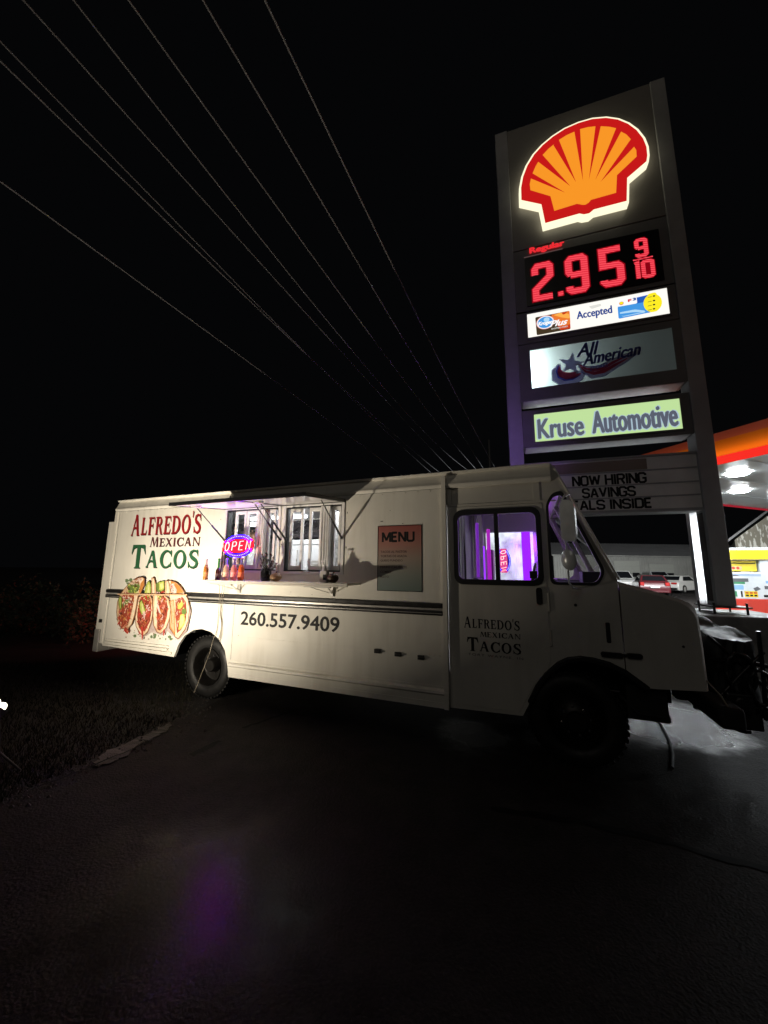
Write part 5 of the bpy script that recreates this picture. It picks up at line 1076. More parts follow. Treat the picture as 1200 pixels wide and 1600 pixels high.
# white post behind
mb.box(.11, .30, .52, .66, 1.02, 2.9); mb.box(.30, .34, .50, .52, 1.02, 2.9); mb.box(.195, .20, .505, .52, 1.02, 2.9); mb.build('rear_post', mat('white_steel', (.8, .8, .8), .4), sign, bevel=.006)
def fill_strip(name, loc, dirv, size, size_y, en, col=(.9, .97, 1)):
    la = bpy.data.lights.new(name, 'AREA'); la.shape = 'RECTANGLE'; la.size = size; la.size_y = size_y; la.energy = en; la.color = col
    lo = bpy.data.objects.new(name, la); COL.objects.link(lo); lo.parent = sign; lo.location = loc; lo.rotation_euler = Vector(dirv).to_track_quat('-Z', 'Y').to_euler()
mb = MB(); mb.tube([(.20, .365, 1.25), (.20, .365, 2.75)], .018); mb.build('added_post_tube', emit('added_tube_glow', (.9, .97, 1), 3), sign)  # tube added out of view, to light the white post
fill_strip('added_post_fill', (.20, .39, 2.0), (-.0, 1, 0), .03, 1.5, 5)
fill_strip('added_underside_fill', (-1.4, .40, 5.17), (0, -.25, 1), 2.6, .03, 1.6); fill_strip('added_underside_fill', (-1.4, .41, 3.99), (0, -.25, 1), 2.6, .03, 1.6)  # unseen strips added to brighten the cabinet undersides
mb = MB(); mb.box(.145 - .002, .147, .1, .3, 1.2, 2.8); mb.build('post_liner', mat('rusty_brown', (.06, .045, .04), .7, var=.4), sign)
# cabinets
def cabinet(z0, z1, a=-2.885, b=.145, y0=.02, y1=.42, m='sbox'):
    mb = MB(); mb.box(a, b, y0, y1, z0 + .004, z1); o = mb.build('sign_cabinet', M[m], sign, bevel=.01)
    return o
def underside(o, z0, a=-2.83, b=.09, y0=.03, y1=.41):
    mb = MB(); mb.box(a, b, y0, y1, z0 - .01, z0 + .004); mb.build('underside', M['lip'], o)
c1 = cabinet(9.10, 12.53, m='spanel'); c2 = cabinet(7.50, 9.08); c3 = cabinet(6.70, 7.48); c4b = (5.36, 6.66)
# cabinet with the failing tube: a real box with a lamp at one end
mb = MB(); a, b, y0, y1, z0, z1 = -2.885, .145, .02, .42, 5.36, 6.68
mb.box(a, b, y1 - .02, y1, z0, z1); mb.box(a, b, y0 + .005, y1 - .02, z1 - .02, z1); mb.box(a, b, y0 + .005, y1 - .02, z0, z0 + .02); mb.box(a, a + .02, y0 + .005, y1 - .02, z0 + .02, z1 - .02); mb.box(b - .02, b, y0 + .005, y1 - .02, z0 + .02, z1 - .02)
mb.plate([(a, z0), (b, z0), (b, z1), (a, z1)], [[(-2.648, 5.63), (-.007, 5.63), (-.007, 6.53), (-2.648, 6.53)]], sf, -.005, -.02)
c4 = mb.build('sign_cabinet', [M['sbox']], sign); underside(c4, 5.36)
mb = MB(); mb.add([(-2.66, .022, 5.62), (.005, .022, 5.62), (.005, .022, 6.54), (-2.66, .022, 6.54)], [(0, 1, 2, 3)]); f4_ = mb.build('sign_face', translucent('translucent_face', (.80, .86, .86), .75), c4)
mb = MB(); mb.tube([(-2.845, .33, 5.6), (-2.845, .33, 6.55)], .015); mb.build('fluorescent_tube', emit('weak_tube', (.85, 1, 1), 2.0), c4)
pl_ = bpy.data.lights.new('cabinet_tube_light', 'AREA'); pl_.shape = 'RECTANGLE'; pl_.size = .04; pl_.size_y = 1.0; pl_.energy = 21; pl_.color = (.82, 1, .98)
po_ = bpy.data.objects.new('cabinet_tube_light', pl_); COL.objects.link(po_); po_.parent = sign; po_.location = (-2.825, .26, 6.05); po_.rotation_euler = Matrix(((0, 0, -1), (1, 0, 0), (0, 1, 0))).transposed().inverted().to_euler() if False else Matrix(((0, 0, -1), (1, 0, 0), (0, -1, 0))).to_euler()
c5 = cabinet(4.30, 5.14); underside(c5, 4.30)
# changeable letter board
mb = MB(); mb.box(-2.885, .145, .06, .42, 2.84, 3.96); c6 = mb.build('letter_board', mat('letter_board_face', (.72, .70, .67), .5, var=.1, vs=2), sign, bevel=.006); underside(c6, 2.84)
mb = MB()
for z in (3.655, 3.385, 3.133): mb.box(-2.87, .13, .04, .06, z - .008, z + .012)
mb.box(-2.885, .145, .035, .06, 2.84, 2.89); mb.box(-2.885, .145, .035, .06, 3.92, 3.96); mb.build('letter_track', M['spost'], c6)
D = Decal(sf, -.0585)
for t, a, b, z0, z1, sk in (('NOW HIRING', -1.99, -.685, 3.41, 3.62, 0), ('SAVINGS', -1.825, -.885, 3.16, 3.36, 0), ('DEALS INSIDE', -2.18, -.635, 2.915, 3.113, 0)): D.block(t, a + .02, b - .02, z0 - .005, z1 + .005, M['ink'], wd=.19)
D.build('board_letters', c6)
mb = MB(); mb.plate([(-2.55, 3.68), (-.66, 3.68), (-.66, 3.89), (-2.55, 3.89)], [], sf, -.054, -.06); mb.build('paper_strip', mat('faded_strip', (.26, .20, .17), .6), c6)
# backlit faces
def face(c, a, b, z0, z1, m, d=-.008):
    mb = MB(); mb.plate([(a, z0), (b, z0), (b, z1), (a, z1)], [], sf, d, d - .012); o = mb.build('sign_face', m, c)
    mb = MB(); g = .035; mb.plate([(a - g, z0 - g), (b + g, z0 - g), (b + g, z1 + g), (a - g, z1 + g)], [[(a, z0), (b, z0), (b, z1), (a, z1)]], sf, .004, -.019); mb.build('face_trim', M['sbox'], o)
    return o
fa_ = face(c3, -2.665, -.012, 6.835, 7.415, emit('backlit_white', (1, .97, .90), 1.05))
fk_ = face(c5, -2.642, -.033, 4.41, 5.022, emit('backlit_lime', (.62, .88, .40), .85))
D = Decal(sf, -.0075)
khalo, kink = emit('lit_pale_blue', (.50, .66, .78), .8), emit('lit_grey', (.12, .135, .18), .85)
for kk, m_ in ((.030, khalo), (.016, kink)):
    e_ = .022 if kk > .02 else 0
    D.fat('Kruse', -2.585 - e_, -1.70 + e_, 4.465 - e_, 4.91 + e_, m_, k=kk); D.fat('Automotive', -1.56 - e_, -.085 + e_, 4.47 - e_, 4.95 + e_, m_, k=kk)
D.build('sign_lettering', fk_)
# accepted cards panel
D = Decal(sf, -.0075)
A = lambda x, y: sg(820 + x / 5.217, 440 + y / 5.217)
def ap(L, m, r=.0): D.poly(rnd([A(*p) for p in L], r) if r else [A(*p) for p in L], m)
em = {k: emit('lit_' + k, c, 1.0) for k, c in dict(brown=(.06, .04, .02), orange=(.85, .20, .03), flame=(1, .45, .08), deep=(.6, .05, .01), blue=(.02, .11, .5), sky=(.06, .32, .78), pale=(.45, .72, .95), white=(1, 1, 1), yellow=(1, .85, .02), navy=(.02, .06, .28), red=(.7, .02, .03), grey=(.75, .75, .7), black=(.02, .02, .02), pink=(.8, .35, .35)).items()}
ap([(85, 290), (365, 235), (374, 385), (98, 436)], em['brown'], .03); ap([(215, 268), (365, 237), (372, 330), (300, 345), (230, 300)], em['orange'], .02); ap([(235, 272), (290, 250), (362, 262), (368, 300), (300, 290)], em['flame'], .02); ap([(300, 252), (345, 244), (330, 262), (312, 268)], em['deep'], .01); ap([(240, 312), (370, 300), (373, 380), (290, 395)], em['deep'], .03); ap([(250, 310), (368, 296), (371, 345), (290, 365)], em['orange'], .02)
c0 = A(167, 330)
D.poly(ell(c0[0], c0[1], .185, .165), em['pink']); D.poly(ell(c0[0], c0[1], .172, .152), em['white']); D.poly(ell(c0[0], c0[1], .155, .135), em['sky']); D.poly(ell(c0[0] + .03, c0[1] + .06, .06, .055), em['pale'])
D.fat('Kroger', c0[0] - .15, c0[0] + .15, c0[1] - .085, c0[1] + .035, em['white'], k=.007, shear=.25)
p0, p1 = A(205, 395), A(352, 330); D.fat('Plus', p0[0], p1[0], p0[1] + .07, p0[1] + .22, em['white'], k=.008, shear=.45)
p0 = A(212, 402); D.text('SHOPPER CARD', p0[0] + .01, p0[0] + .34, p0[1] + .03, p0[1] + .065, em['grey'], bold=.02, shear=.2)
p0, p1 = A(425, 310), A(712, 215); D.fat('Accepted', p0[0], p1[0], 7.02, 7.26, em['navy'], k=.007)
ap([(520, 200), (620, 178), (625, 196), (545, 222)], em['grey'], .03)
ap([(748, 150), (1075, 82), (1088, 240), (760, 312)], em['white'], .03); ap([(756, 165), (1072, 90), (1084, 236), (766, 302)], em['blue'], .03); ap([(757, 205), (1000, 160), (1010, 250), (765, 300)], em['sky'], .03); ap([(770, 250), (900, 225), (980, 235), (985, 248), (800, 285)], em['pale'], .03); ap([(775, 262), (880, 248), (960, 246), (800, 280)], em['sky'], .02)
q = [A(*p) for p in ((1000, 100), (1062, 85), (1076, 95), (1086, 232), (1074, 240), (1018, 252))]; D.poly(rnd(q, .05), em['yellow']); cc = A(1020, 176); D.poly(ell(cc[0] + .05, cc[1], .16, .205, 24), em['yellow'])
ap([(750, 152), (912, 122), (918, 175), (756, 205)], em['white'], .03)
cc = A(788, 175); D.poly(ell(cc[0], cc[1], .042, .04, 14), em['red']); D.poly(ell(cc[0], cc[1] + .004, .033, .03, 14), em['yellow'])
p0 = A(842, 166); D.fat('F', p0[0], p0[0] + .07, p0[1] - .0, p0[1] + .065, em['red'], k=.008); D.fat('3', p0[0] + .085, p0[0] + .15, p0[1] + .01, p0[1] + .075, em['navy'], k=.008)
for y in (120, 157, 190, 224):
    p0 = A(1003, y + 8); D.line([(p0[0], p0[1]), (p0[0] + .07, p0[1] + .004)], .010, em['black']); D.poly(ell(p0[0] + .11, p0[1] + .008, .022, .018, 10), em['black'])
D.build('card_print', fa_)
# price digits
mb = MB(); mb.plate([(-2.65, 7.61), (-.03, 7.61), (-.03, 8.80), (-1.85, 8.86), (-1.85, 8.84), (-2.65, 8.84)], [], sf, .004, -.02); pf = mb.build('price_display', mat('black_display', (.008, .006, .006), .25), c2)
led = bpy.data.materials.new('led_rows'); led.use_nodes = True; n_ = led.node_tree.nodes; l_ = led.node_tree.links; n_.clear(); o_ = n_.new('ShaderNodeOutputMaterial'); e_ = n_.new('ShaderNodeEmission'); tc_ = n_.new('ShaderNodeTexCoord'); wv = n_.new('ShaderNodeTexWave'); wv.wave_type = 'BANDS'; wv.bands_direction = 'Z'; wv.inputs['Scale'].default_value = 7.5
mp_ = n_.new('ShaderNodeMapping'); mp_.inputs['Rotation'].default_value = (0, radians(-22), 0); l_.new(tc_.outputs['Object'], mp_.inputs[0]); l_.new(mp_.outputs[0], wv.inputs['Vector'])
cr_ = n_.new('ShaderNodeValToRGB'); cr_.color_ramp.elements[0].position = .28; cr_.color_ramp.elements[0].color = (.70, .010, .03, 1); cr_.color_ramp.elements[1].position = .55; cr_.color_ramp.elements[1].color = (1.0, .09, .12, 1)
l_.new(wv.outputs['Fac'], cr_.inputs[0]); l_.new(cr_.outputs[0], e_.inputs[0]); e_.inputs[1].default_value = 1.0; l_.new(e_.outputs[0], o_.inputs[0])
redglow = emit('led_glow', (.5, .002, .012), .5)
SEG = {'2': [[(.08, .70), (.08, .86), (.16, .94), (.50, .94), (.56, .88), (.56, .62), (.08, .30), (.08, .06), (.60, .06)]],
       '9': [[(.08, .20), (.08, .12), (.16, .06), (.48, .06), (.56, .13), (.56, .87), (.48, .94), (.16, .94), (.08, .87), (.08, .58), (.15, .49)], [(.13, .49), (.5, .49)]],
       '5': [[(.60, .94), (.08, .94), (.08, .53), (.48, .53), (.56, .46), (.56, .13), (.48, .06), (.16, .06), (.08, .13), (.08, .17)]],
       '1': [[(.14, .90), (.30, .94), (.30, .0)]], '0': 'O'}
D = Decal(sf, .0045)
def digit(ch, a, b, z0, z1, wd, m):
    f = lambda p: (a + p[0] / .64 * (b - a), z0 + p[1] * (z1 - z0))
    if SEG[ch] == 'O': D.ring([f(p) for p in ((.08, .12), (.16, .06), (.48, .06), (.56, .12), (.56, .88), (.48, .94), (.16, .94), (.08, .88))], wd, m)
    else:
        for L in SEG[ch]: D.line([f(p) for p in L], wd, m)
B = lambda x, y: sg(760 + x / 3.75, 120 + y / 3.75)
for wd_k, m_ in ((1.35, redglow), (1.0, led)):
    for ch, tl, br in (('2', (262, 1090), (400, 1330)), ('9', (455, 1035), (605, 1285)), ('5', (650, 982), (815, 1238))):
        a, zt_ = B(*tl); b, zb_ = B(*br); digit(ch, a + .01, b, 7.70, 8.62, .135 * wd_k, m_)
    a, b = B(865, 945)[0], B(948, 1045)[0]; digit('9', a, b, 8.235, 8.66, .075 * wd_k, m_)
    a, b = B(860, 1160)[0], B(912, 1160)[0]; digit('1', a, b + .04, 7.74, 8.13, .075 * wd_k, m_); a, b = B(915, 1160)[0], B(988, 1160)[0]; digit('0', a, b, 7.73, 8.13, .075 * wd_k, m_)
    a = B(858, 1070)[0]; b = B(975, 1058)[0]; D.line([(a, 8.185), (b, 8.185)], .028 * wd_k, m_)
    c_ = B(437, 1282); D.poly(rrect(c_[0] - .05 * wd_k, c_[0] + .05 * wd_k, 7.76 - .05 * wd_k, 7.76 + .05 * wd_k, .02), m_)
D.build('price_digits', pf)
D = Decal(sf, .006); a, b = B(252, 1030)[0], B(460, 1010)[0]; D.fat('Regular', a, b, 8.885, 9.085, emit('lit_red_text', (1, .03, .04), .85), k=.014); a2, b2 = B(222, 1090)[0], B(452, 1045)[0]; D.line([(a2, 8.862), (b2, 8.862)], .012, emit('dim_line', (.35, .2, .2), .5)); D.build('grade_lettering', pf)
# ---- shell emblem
def shell_pts(L): return [B(*p) for p in L]
so = shell_pts([(205, 722), (203, 650), (215, 585), (240, 520), (280, 455), (330, 400), (390, 350), (460, 305), (540, 270), (620, 247), (700, 240), (770, 250), (830, 275), (880, 312), (918, 360), (938, 410), (943, 460), (938, 495), (825, 592), (822, 727), (630, 777), (602, 800), (570, 806), (545, 801), (345, 857), (322, 747)])
so = [(-2.62, 0)] and so
cx_ = sum(p[0] for p in so) / len(so); cz_ = sum(p[1] for p in so) / len(so)
# redraw on the true sign plane but standing off it: shift so the raised face lands on the same outline
EMD = .16
def lift(p):
    P = SO + ST * p[0] + Vector((0, 0, p[1])); d = P - CAM; t = ((SO + SN * EMD - CAM).dot(SN)) / d.dot(SN); Q = CAM + d * t
    return ((Q - SO).dot(ST), Q.z)
so = [lift(p) for p in so]
offL, offR = stroke(so, .09, True)
ar = lambda L: abs(sum(L[i - 1][0] * L[i][1] - L[i][0] * L[i - 1][1] for i in range(len(L))))
rim_o = offL if ar(offL) > ar(offR) else offR
glow = emit('lit_cream_rim', (1, .93, .66), 1.15)
mb = MB(); mb.plate(rim_o, [], sf, EMD - .01, .0); rimo = mb.build('emblem_rim', glow, c1)
D = Decal(sf, EMD, .002)
sred, syel = emit('lit_emblem_red', (.72, .012, .012), .78), emit('lit_emblem_yellow', (.95, .31, .02), 1.0)
D.poly(so, sred)
L = lambda P: [lift(B(*p)) for p in P]
D.poly(L([(258, 665), (254, 630), (262, 590), (275, 555), (288, 525), (310, 487), (328, 460), (360, 425), (400, 392), (425, 370), (470, 342), (515, 322), (545, 308), (595, 295), (643, 290), (668, 290), (720, 293), (763, 302), (790, 322), (820, 338), (845, 365), (862, 405), (878, 430), (880, 468), (765, 577), (760, 680), (612, 722), (600, 738), (580, 750), (563, 751), (548, 748), (530, 745), (398, 786), (375, 700)]), syel)
for P in ([(240, 588), (262, 562), (462, 680)], [(300, 497), (325, 455), (492, 643)], [(392, 402), (422, 365), (525, 620)], [(514, 318), (548, 300), (565, 612)], [(640, 280), (672, 280), (600, 605)], [(765, 290), (792, 318), (637, 608)], [(852, 360), (878, 400), (668, 620)]): D.poly(L(P), sred)
D.build('emblem', rimo)
# star and swoosh panel print
D = Decal(sf, -.021, .0004)
K = lambda x, y: sg(820 + x / 4.615, 520 + y / 4.615, -.02)
pm = lambda n_, c: translucent('print_' + n_, c, .72)
nv, rd, wt, sv, ol = pm('navy', (.14, .16, .52)), pm('red_stripe', (.75, .12, .16)), pm('white_stripe', (.95, .95, .95)), pm('star_pale', (.95, .98, .97)), pm('outline_dark', (.22, .22, .42))
def swoosh(pts, ws_, m): D.poly(stroke([K(*p) for p in pts], [w_ / 110 for w_ in ws_]), m)
base = [(250, 225), (228, 270), (240, 315), (285, 340), (340, 335), (395, 305), (440, 275)]
swoosh(base, [6, 20, 30, 34, 34, 26, 8], ol); swoosh(base, [4, 15, 26, 30, 30, 22, 6], wt)
swoosh([(243, 235), (232, 275), (248, 318), (290, 336), (345, 328), (400, 300)], [2, 5, 7, 8, 8, 4], nv); swoosh([(250, 240), (242, 275), (258, 308), (298, 322), (348, 316), (405, 292)], [2, 5, 8, 9, 8, 3], rd); swoosh([(250, 240), (252, 268), (270, 290), (305, 300), (350, 296), (380, 285)], [2, 5, 8, 9, 8, 3], rd)
tail = [(385, 230), (430, 265), (490, 285), (560, 272), (640, 225), (730, 180), (840, 120)]
swoosh(tail, [4, 18, 30, 30, 26, 20, 3], ol); swoosh(tail, [2, 14, 26, 26, 22, 16, 2], wt); swoosh([(400, 245), (440, 280), (500, 292), (570, 278), (650, 232), (740, 185)], [2, 5, 8, 8, 7, 2], rd); swoosh([(395, 232), (440, 258), (495, 268), (560, 258), (640, 212), (740, 165)], [2, 5, 7, 7, 6, 2], rd)
c_ = (335, 225); SP = []
for k in range(10):
    a = -pi / 2 + k * pi / 5 + .12; r = 84 if k % 2 == 0 else 34; SP.append((c_[0] + r * cos(a) * 1.08, c_[1] + r * sin(a) * .92))
D.poly([K(c_[0] + (p[0] - c_[0]) * 1.08, c_[1] + (p[1] - c_[1]) * 1.08) for p in SP], ol); D.poly([K(*p) for p in SP], sv)
def ktext(t, x0, y0, x1, y1, sk, m, bold, shear):
    a = K(x0, y0); b = K(x1, y1 + sk); D.text(t, a[0], b[0], a[1], a[1] + (K(x0, y0 - abs(y0 - y1))[1] - a[1]), m, bold=bold, shear=shear)
for bd, m_ in ((.06, wt), (.035, nv)):
    p = K(372, 165); q_ = K(540, 130); D.fat('All', p[0], q_[0], 6.20, 6.50, m_, k=bd * .28, shear=.35)
    p = K(418, 230); q_ = K(838, 130); D.fat('American', p[0], q_[0], 5.985, 6.26, m_, k=bd * .28, shear=.35, skewy=.06)
p = K(470, 285); q_ = K(600, 250); D.text('STORES', p[0], q_[0], 5.845, 5.925, nv, bold=.015, shear=.15, skewy=.05)
D.build('store_print', f4_)
# plinth
tag_ = None
pmat = mat('stained_concrete', (.17, .165, .155), .55, var=.5, vs=2.2, bump=.25, bs=14, rvar=.2)
for a, b, lab in ((-3.75, -2.4, 'stained concrete footing under the left post of the price sign'), (-.30, 1.05, 'stained concrete footing under the right post of the price sign')):
    mb = MB(); mb.box(a, b, -.42, .95, 0, 1.0)
    pn = mb.build('concrete_footing', pmat, None, bevel=.03, bseg=3); pn.location = SO; pn.rotation_euler = (0, 0, -YAW_S); tag(pn, lab, 'footing', 'footings of the price sign')

# ================================================================== FUEL CANOPY
E1, E2 = Vector((.94, .342, 0)), Vector((.342, -.94, 0)); CA = Vector((6.7, 11.25, 0)); LA, LB = 15.0, 12.0
cr = math.atan2(E1.y, E1.x)
can = empty('fuel_canopy', CA, cr); tag(can, 'lit fuel station canopy with orange and red edge above white ceiling', 'canopy')
# canopy local: x along E1, y = -E2 (away); spans x 0..LA, y -LB..0
mb = MB(); mb.box(.02, LA - .02, -LB + .02, -.02, 4.24, 4.30)
for k in range(1, 10): mb.box(.02, LA - .02, -LB * k / 10 - .01, -LB * k / 10 + .01, 4.225, 4.24)
mb.build('ceiling', mat('white_ceiling_sheet', (.72, .74, .74), .28, var=.06, vs=2, bump=.03, bs=3), can)
mb = MB(); mb.box(0, .06, -LB, 0, 4.37, 4.76); mb.box(.06, LA, -.06, 0, 4.37, 4.76); mb.box(.06, LA, -LB, -LB + .06, 4.37, 4.76); mb.box(LA - .06, LA, -LB + .06, -.06, 4.37, 4.76)
mb.build('fascia', mat('yellow_fascia', (.85, .30, .03), .45), can)
mb = MB(); mb.box(.0, .06, -LB, 0, 4.76, 4.95); mb.box(.06, LA, -.06, 0, 4.76, 4.95); mb.box(.06, LA, -LB, -LB + .06, 4.76, 4.95)
mb.build('fascia_top', mat('pale_red_fascia', (.70, .20, .17), .45), can)
mb = MB(); mb.box(.06, LA - .06, -LB + .06, -.06, 4.7, 4.8); mb.build('roof_deck', M['sbox'], can)
rb = emit('red_light_bar', (1, .03, .02), .95)
mb = MB(); mb.box(-.10, .04, -LB - .1, .1, 4.2, 4.36); mb.build('red_bar', rb, can); mb = MB(); mb.box(.04, LA, .0, .1, 4.2, 4.30); mb.build('red_bar', emit('red_bar_back', (.55, .03, .05), .6), can)
la = bpy.data.lights.new('fascia_light', 'AREA'); la.shape = 'RECTANGLE'; la.size = LB; la.size_y = .05; la.energy = 18; la.color = (1, .5, .14)
lo = bpy.data.objects.new('fascia_light', la); COL.objects.link(lo); lo.parent = can; lo.location = (-.13, -LB / 2, 4.36)
zx = Vector((.22, 0, 1)).normalized(); xx = Vector((0, 1, 0)); yy = (-zx).cross(xx) * -1
lo.rotation_euler = Matrix((xx, zx.cross(xx) * -1, -zx)).transposed().to_euler()
def cloc(p): d = p - CA; return (d.dot(E1), d.dot(-E2))
LE2 = emit('canopy_lens', (.92, .98, 1), 120)
spots = [cloc(atz(1153, 741, 4.2)), cloc(atz(1156, 768, 4.2)), (1.5, -6.0), (1.5, -9.2), (1.5, -.55), (2.8, -.55), (4.1, -.55), (4.2, -4.6), (4.5, -8.0), (7.5, -2.0), (7.5, -5.0), (7.5, -8.5), (11, -3), (11, -8)]
for i, (x, y) in enumerate(spots):
    mb = MB(); mb.lathe([(.26, 4.225), (.25, 4.205), (.22, 4.2)], (x, y, 0), 'z', 20); lf_ = mb.build('canopy_light', M['white'], can)
    mb = MB(); mb.lathe([(.23, 4.203), (.19, 4.18), (0, 4.17)], (x, y, 0), 'z', 20); mb.build('lens', LE2, lf_)
    la = bpy.data.lights.new('canopy_lamp', 'SPOT'); la.energy = (300, 140, 30, 30, 200, 200, 200)[i] if i < 7 else 300; la.spot_size = radians(172); la.spot_blend = .5; la.shadow_soft_size = .2; la.color = (.86, .95, 1)
    lo = bpy.data.objects.new('canopy_lamp', la); COL.objects.link(lo); lo.parent = can; lo.location = (x, y, 4.12)
mb = MB(); mb.box(.35, 1.1, -.05, .06, 4.05, 4.19); mb.build('end_plate', M['white'], can)
for x in (7.0, 13.0):  # unseen floods added on the far edge to brighten garage and house
    la = bpy.data.lights.new('added_yard_fill', 'SPOT'); la.energy = 9000; la.spot_size = radians(130); la.spot_blend = .6; la.shadow_soft_size = .2; la.color = (.95, .98, 1)
    lo = bpy.data.objects.new('added_yard_fill', la); COL.objects.link(lo); lo.parent = can; lo.location = (x, .25, 4.5); lo.rotation_euler = Vector((0.25, 1, -.12)).to_track_quat('-Z', 'Y').to_euler()
    mb = MB(); mb.box(x - .2, x + .2, .0, .2, 4.38, 4.6); mb.build('added_fill_housing', M['white'], can, bevel=.02)
for x, y in ((4.8, -2.2), (4.8, -9.5), (11, -2.2)):
    mb = MB(); mb.box(x - .18, x + .18, y - .18, y + .18, 0, 4.23); mb.build('column', M['white'], can, bevel=.01)
# ---- fuel pump
pc = atd(1150, 900, 12.0); pump = empty('fuel_pump', (pc.x + .35, 12.15, 0), radians(-14)); tag(pump, 'white fuel dispenser with yellow header and red base under the canopy', 'fuel pump')
PW = mat('pump_white', (.72, .74, .76), .35, var=.05); PY = mat('pump_yellow', (.85, .62, .02), .4); PR = mat('pump_red', (.62, .05, .03), .4)
pf_ = lambda u, z, d: (u, -d, z)
mb = MB(); mb.box(-1.2, 2.2, -.2, .3, 2.12, 2.52); hd = mb.build('header', PW, pump, bevel=.02)
mb = MB(); mb.box(-1.19, 2.19, -.21, -.2, 2.14, 2.44); mb.build('header_band', PY, hd)
for a, b in ((-1.0, -.62), (.42, .85)):
    mb = MB(); mb.box(a, b, -.15, .25, 1.72, 2.12); mb.build('upright', PW, pump, bevel=.02)
mb = MB(); mb.box(-1.05, .9, -.25, .35, .88, 1.72); cabn = mb.build('dispenser_cabinet', PW, pump, bevel=.02)
mb = MB(); mb.box(-1.05, .9, -.26, .36, .22, .88); mb.build('base_panel', PR, pump, bevel=.015)
mb = MB(); mb.box(-.55, .35, -.12, -.1, 1.76, 2.10); tp_ = mb.build('advert_topper', mat('topper_yellow', (.8, .6, .05), .5), pump)
D = Decal(pf_, .121)
D.poly([(-.53, 2.0), (.33, 2.0), (.33, 2.03), (-.53, 2.03)], M['ink']); D.poly(rrect(-.5, -.05, 1.80, 1.92, .02), mat('cream_card', (.75, .62, .35), .5))
for k in range(3): D.poly(ell(-.4 + .12 * k, 1.86, .045, .045, 12), PR)
D.build('topper_print', tp_)
D = Decal(pf_, .2505)
lightblue, dgrey, tealp = mat('pump_screen', (.25, .45, .7), .3), mat('pump_grey', (.12, .12, .13), .5), mat('pump_green', (.05, .28, .12), .5)
D.poly([(-.75, 1.60), (.35, 1.60), (.35, 1.68), (-.75, 1.68)], mat('pale_strip', (.4, .5, .65), .4)); D.poly([(-.7, 1.60), (-.2, 1.60), (-.3, 1.64), (-.6, 1.64)], dgrey); D.poly([(-.65, 1.42), (.0, 1.42), (.0, 1.53), (-.65, 1.53)], dgrey); D.poly([(-.4, 1.35), (-.1, 1.35), (-.1, 1.42), (-.4, 1.42)], tealp); D.poly(rrect(-.55, -.15, 1.17, 1.32, .03), lightblue)
D.poly([(-.15, .94), (.2, .94), (.2, 1.13), (-.15, 1.13)], PY); D.poly([(-.2, .94), (-.25, .94), (-.25, 1.13), (-.2, 1.13)], M['ink'])
for k in range(3):
    for j in range(2): D.poly(rrect(-.12 + .11 * k, -.04 + .11 * k, .97 + .08 * j, 1.02 + .08 * j, .012), PR if j else M['ink'])
D.poly([(-.5, .95), (-.35, .95), (-.35, 1.12), (-.5, 1.12)], tealp); D.poly([(.45, 1.38), (.6, 1.38), (.6, 1.46), (.45, 1.46)], lightblue); D.poly([(.4, 1.2), (.52, 1.2), (.52, 1.3), (.4, 1.3)], dgrey); D.poly([(-.9, 1.2), (-.75, 1.2), (-.75, 1.32), (-.9, 1.32)], lightblue); D.poly([(.35, .95), (.5, .95), (.5, 1.02), (.35, 1.02)], M['ink']); D.poly([(-.95, 1.5), (-.84, 1.5), (-.84, 1.58), (-.95, 1.58)], dgrey); D.poly([(.15, 1.12), (.3, 1.2), (.22, 1.28), (.1, 1.22)], dgrey)
D.build('dispenser_print', cabn)
mb = MB(); mb.box(.62, .78, -.36, -.25, 1.05, 1.45); mb.tube([(.70, -.36, 1.05), (.68, -.45, .7), (.55, -.42, .3), (.35, -.36, .12), (.2, -.34, .25)], .02); mb.build('nozzle_hose', M['black'], pump, smooth=50, bevel=.01)
mb = MB(); mb.box(-2.0, 6.0, -.7, .8, 0, .2); isl = mb.build('pump_island', mat('island_concrete', (.35, .35, .34), .6, var=.2, vs=3), None, bevel=.04, bseg=3); isl.location = pump.location; isl.rotation_euler = pump.rotation_euler; tag(isl, 'raised concrete island under the fuel dispenser', 'island')

# ================================================================== BUILDINGS BEHIND
def gob(px, py, D): p = atd(px, py, D); return p
bld = empty('metal_garage', (19.0, 41.0, 0), radians(4)); tag(bld, 'long grey metal sided garage with overhead doors behind parked cars', 'garage')
MS = mat('ribbed_metal_siding', (.36, .36, .33), .5, var=.12, vs=.6)
mb = MB(); Lb = 34.0
mb.box(0, Lb, .05, .2, 0, 3.5)
for k in range(int(Lb / .3)):
    x = k * .3 + .1
    if (6.9 < x < 10.1) or (11.1 < x < 14.2): mb.box(x, x + .06, .0, .05, 2.98, 3.5)
    else: mb.box(x, x + .06, .0, .05, 0, 3.5)
mb.build('wall', MS, bld)
mb = MB(); mb.add([(-.4, -.35, 3.48), (Lb + .4, -.35, 3.48), (Lb + .4, 5.5, 5.3), (-.4, 5.5, 5.3)], [(0, 1, 2, 3)])
for k in range(int(Lb / .4)):
    x = -.4 + k * .4; mb.bar((x, -.35, 3.50), (x, 5.5, 5.32), .05, .05)
mb.build('roof', mat('grey_metal_roof', (.20, .20, .20), .5, var=.15, vs=.8), bld)
mb = MB(); mb.box(-.4, Lb + .4, -.42, -.32, 3.40, 3.52); mb.build('gutter', MS, bld)
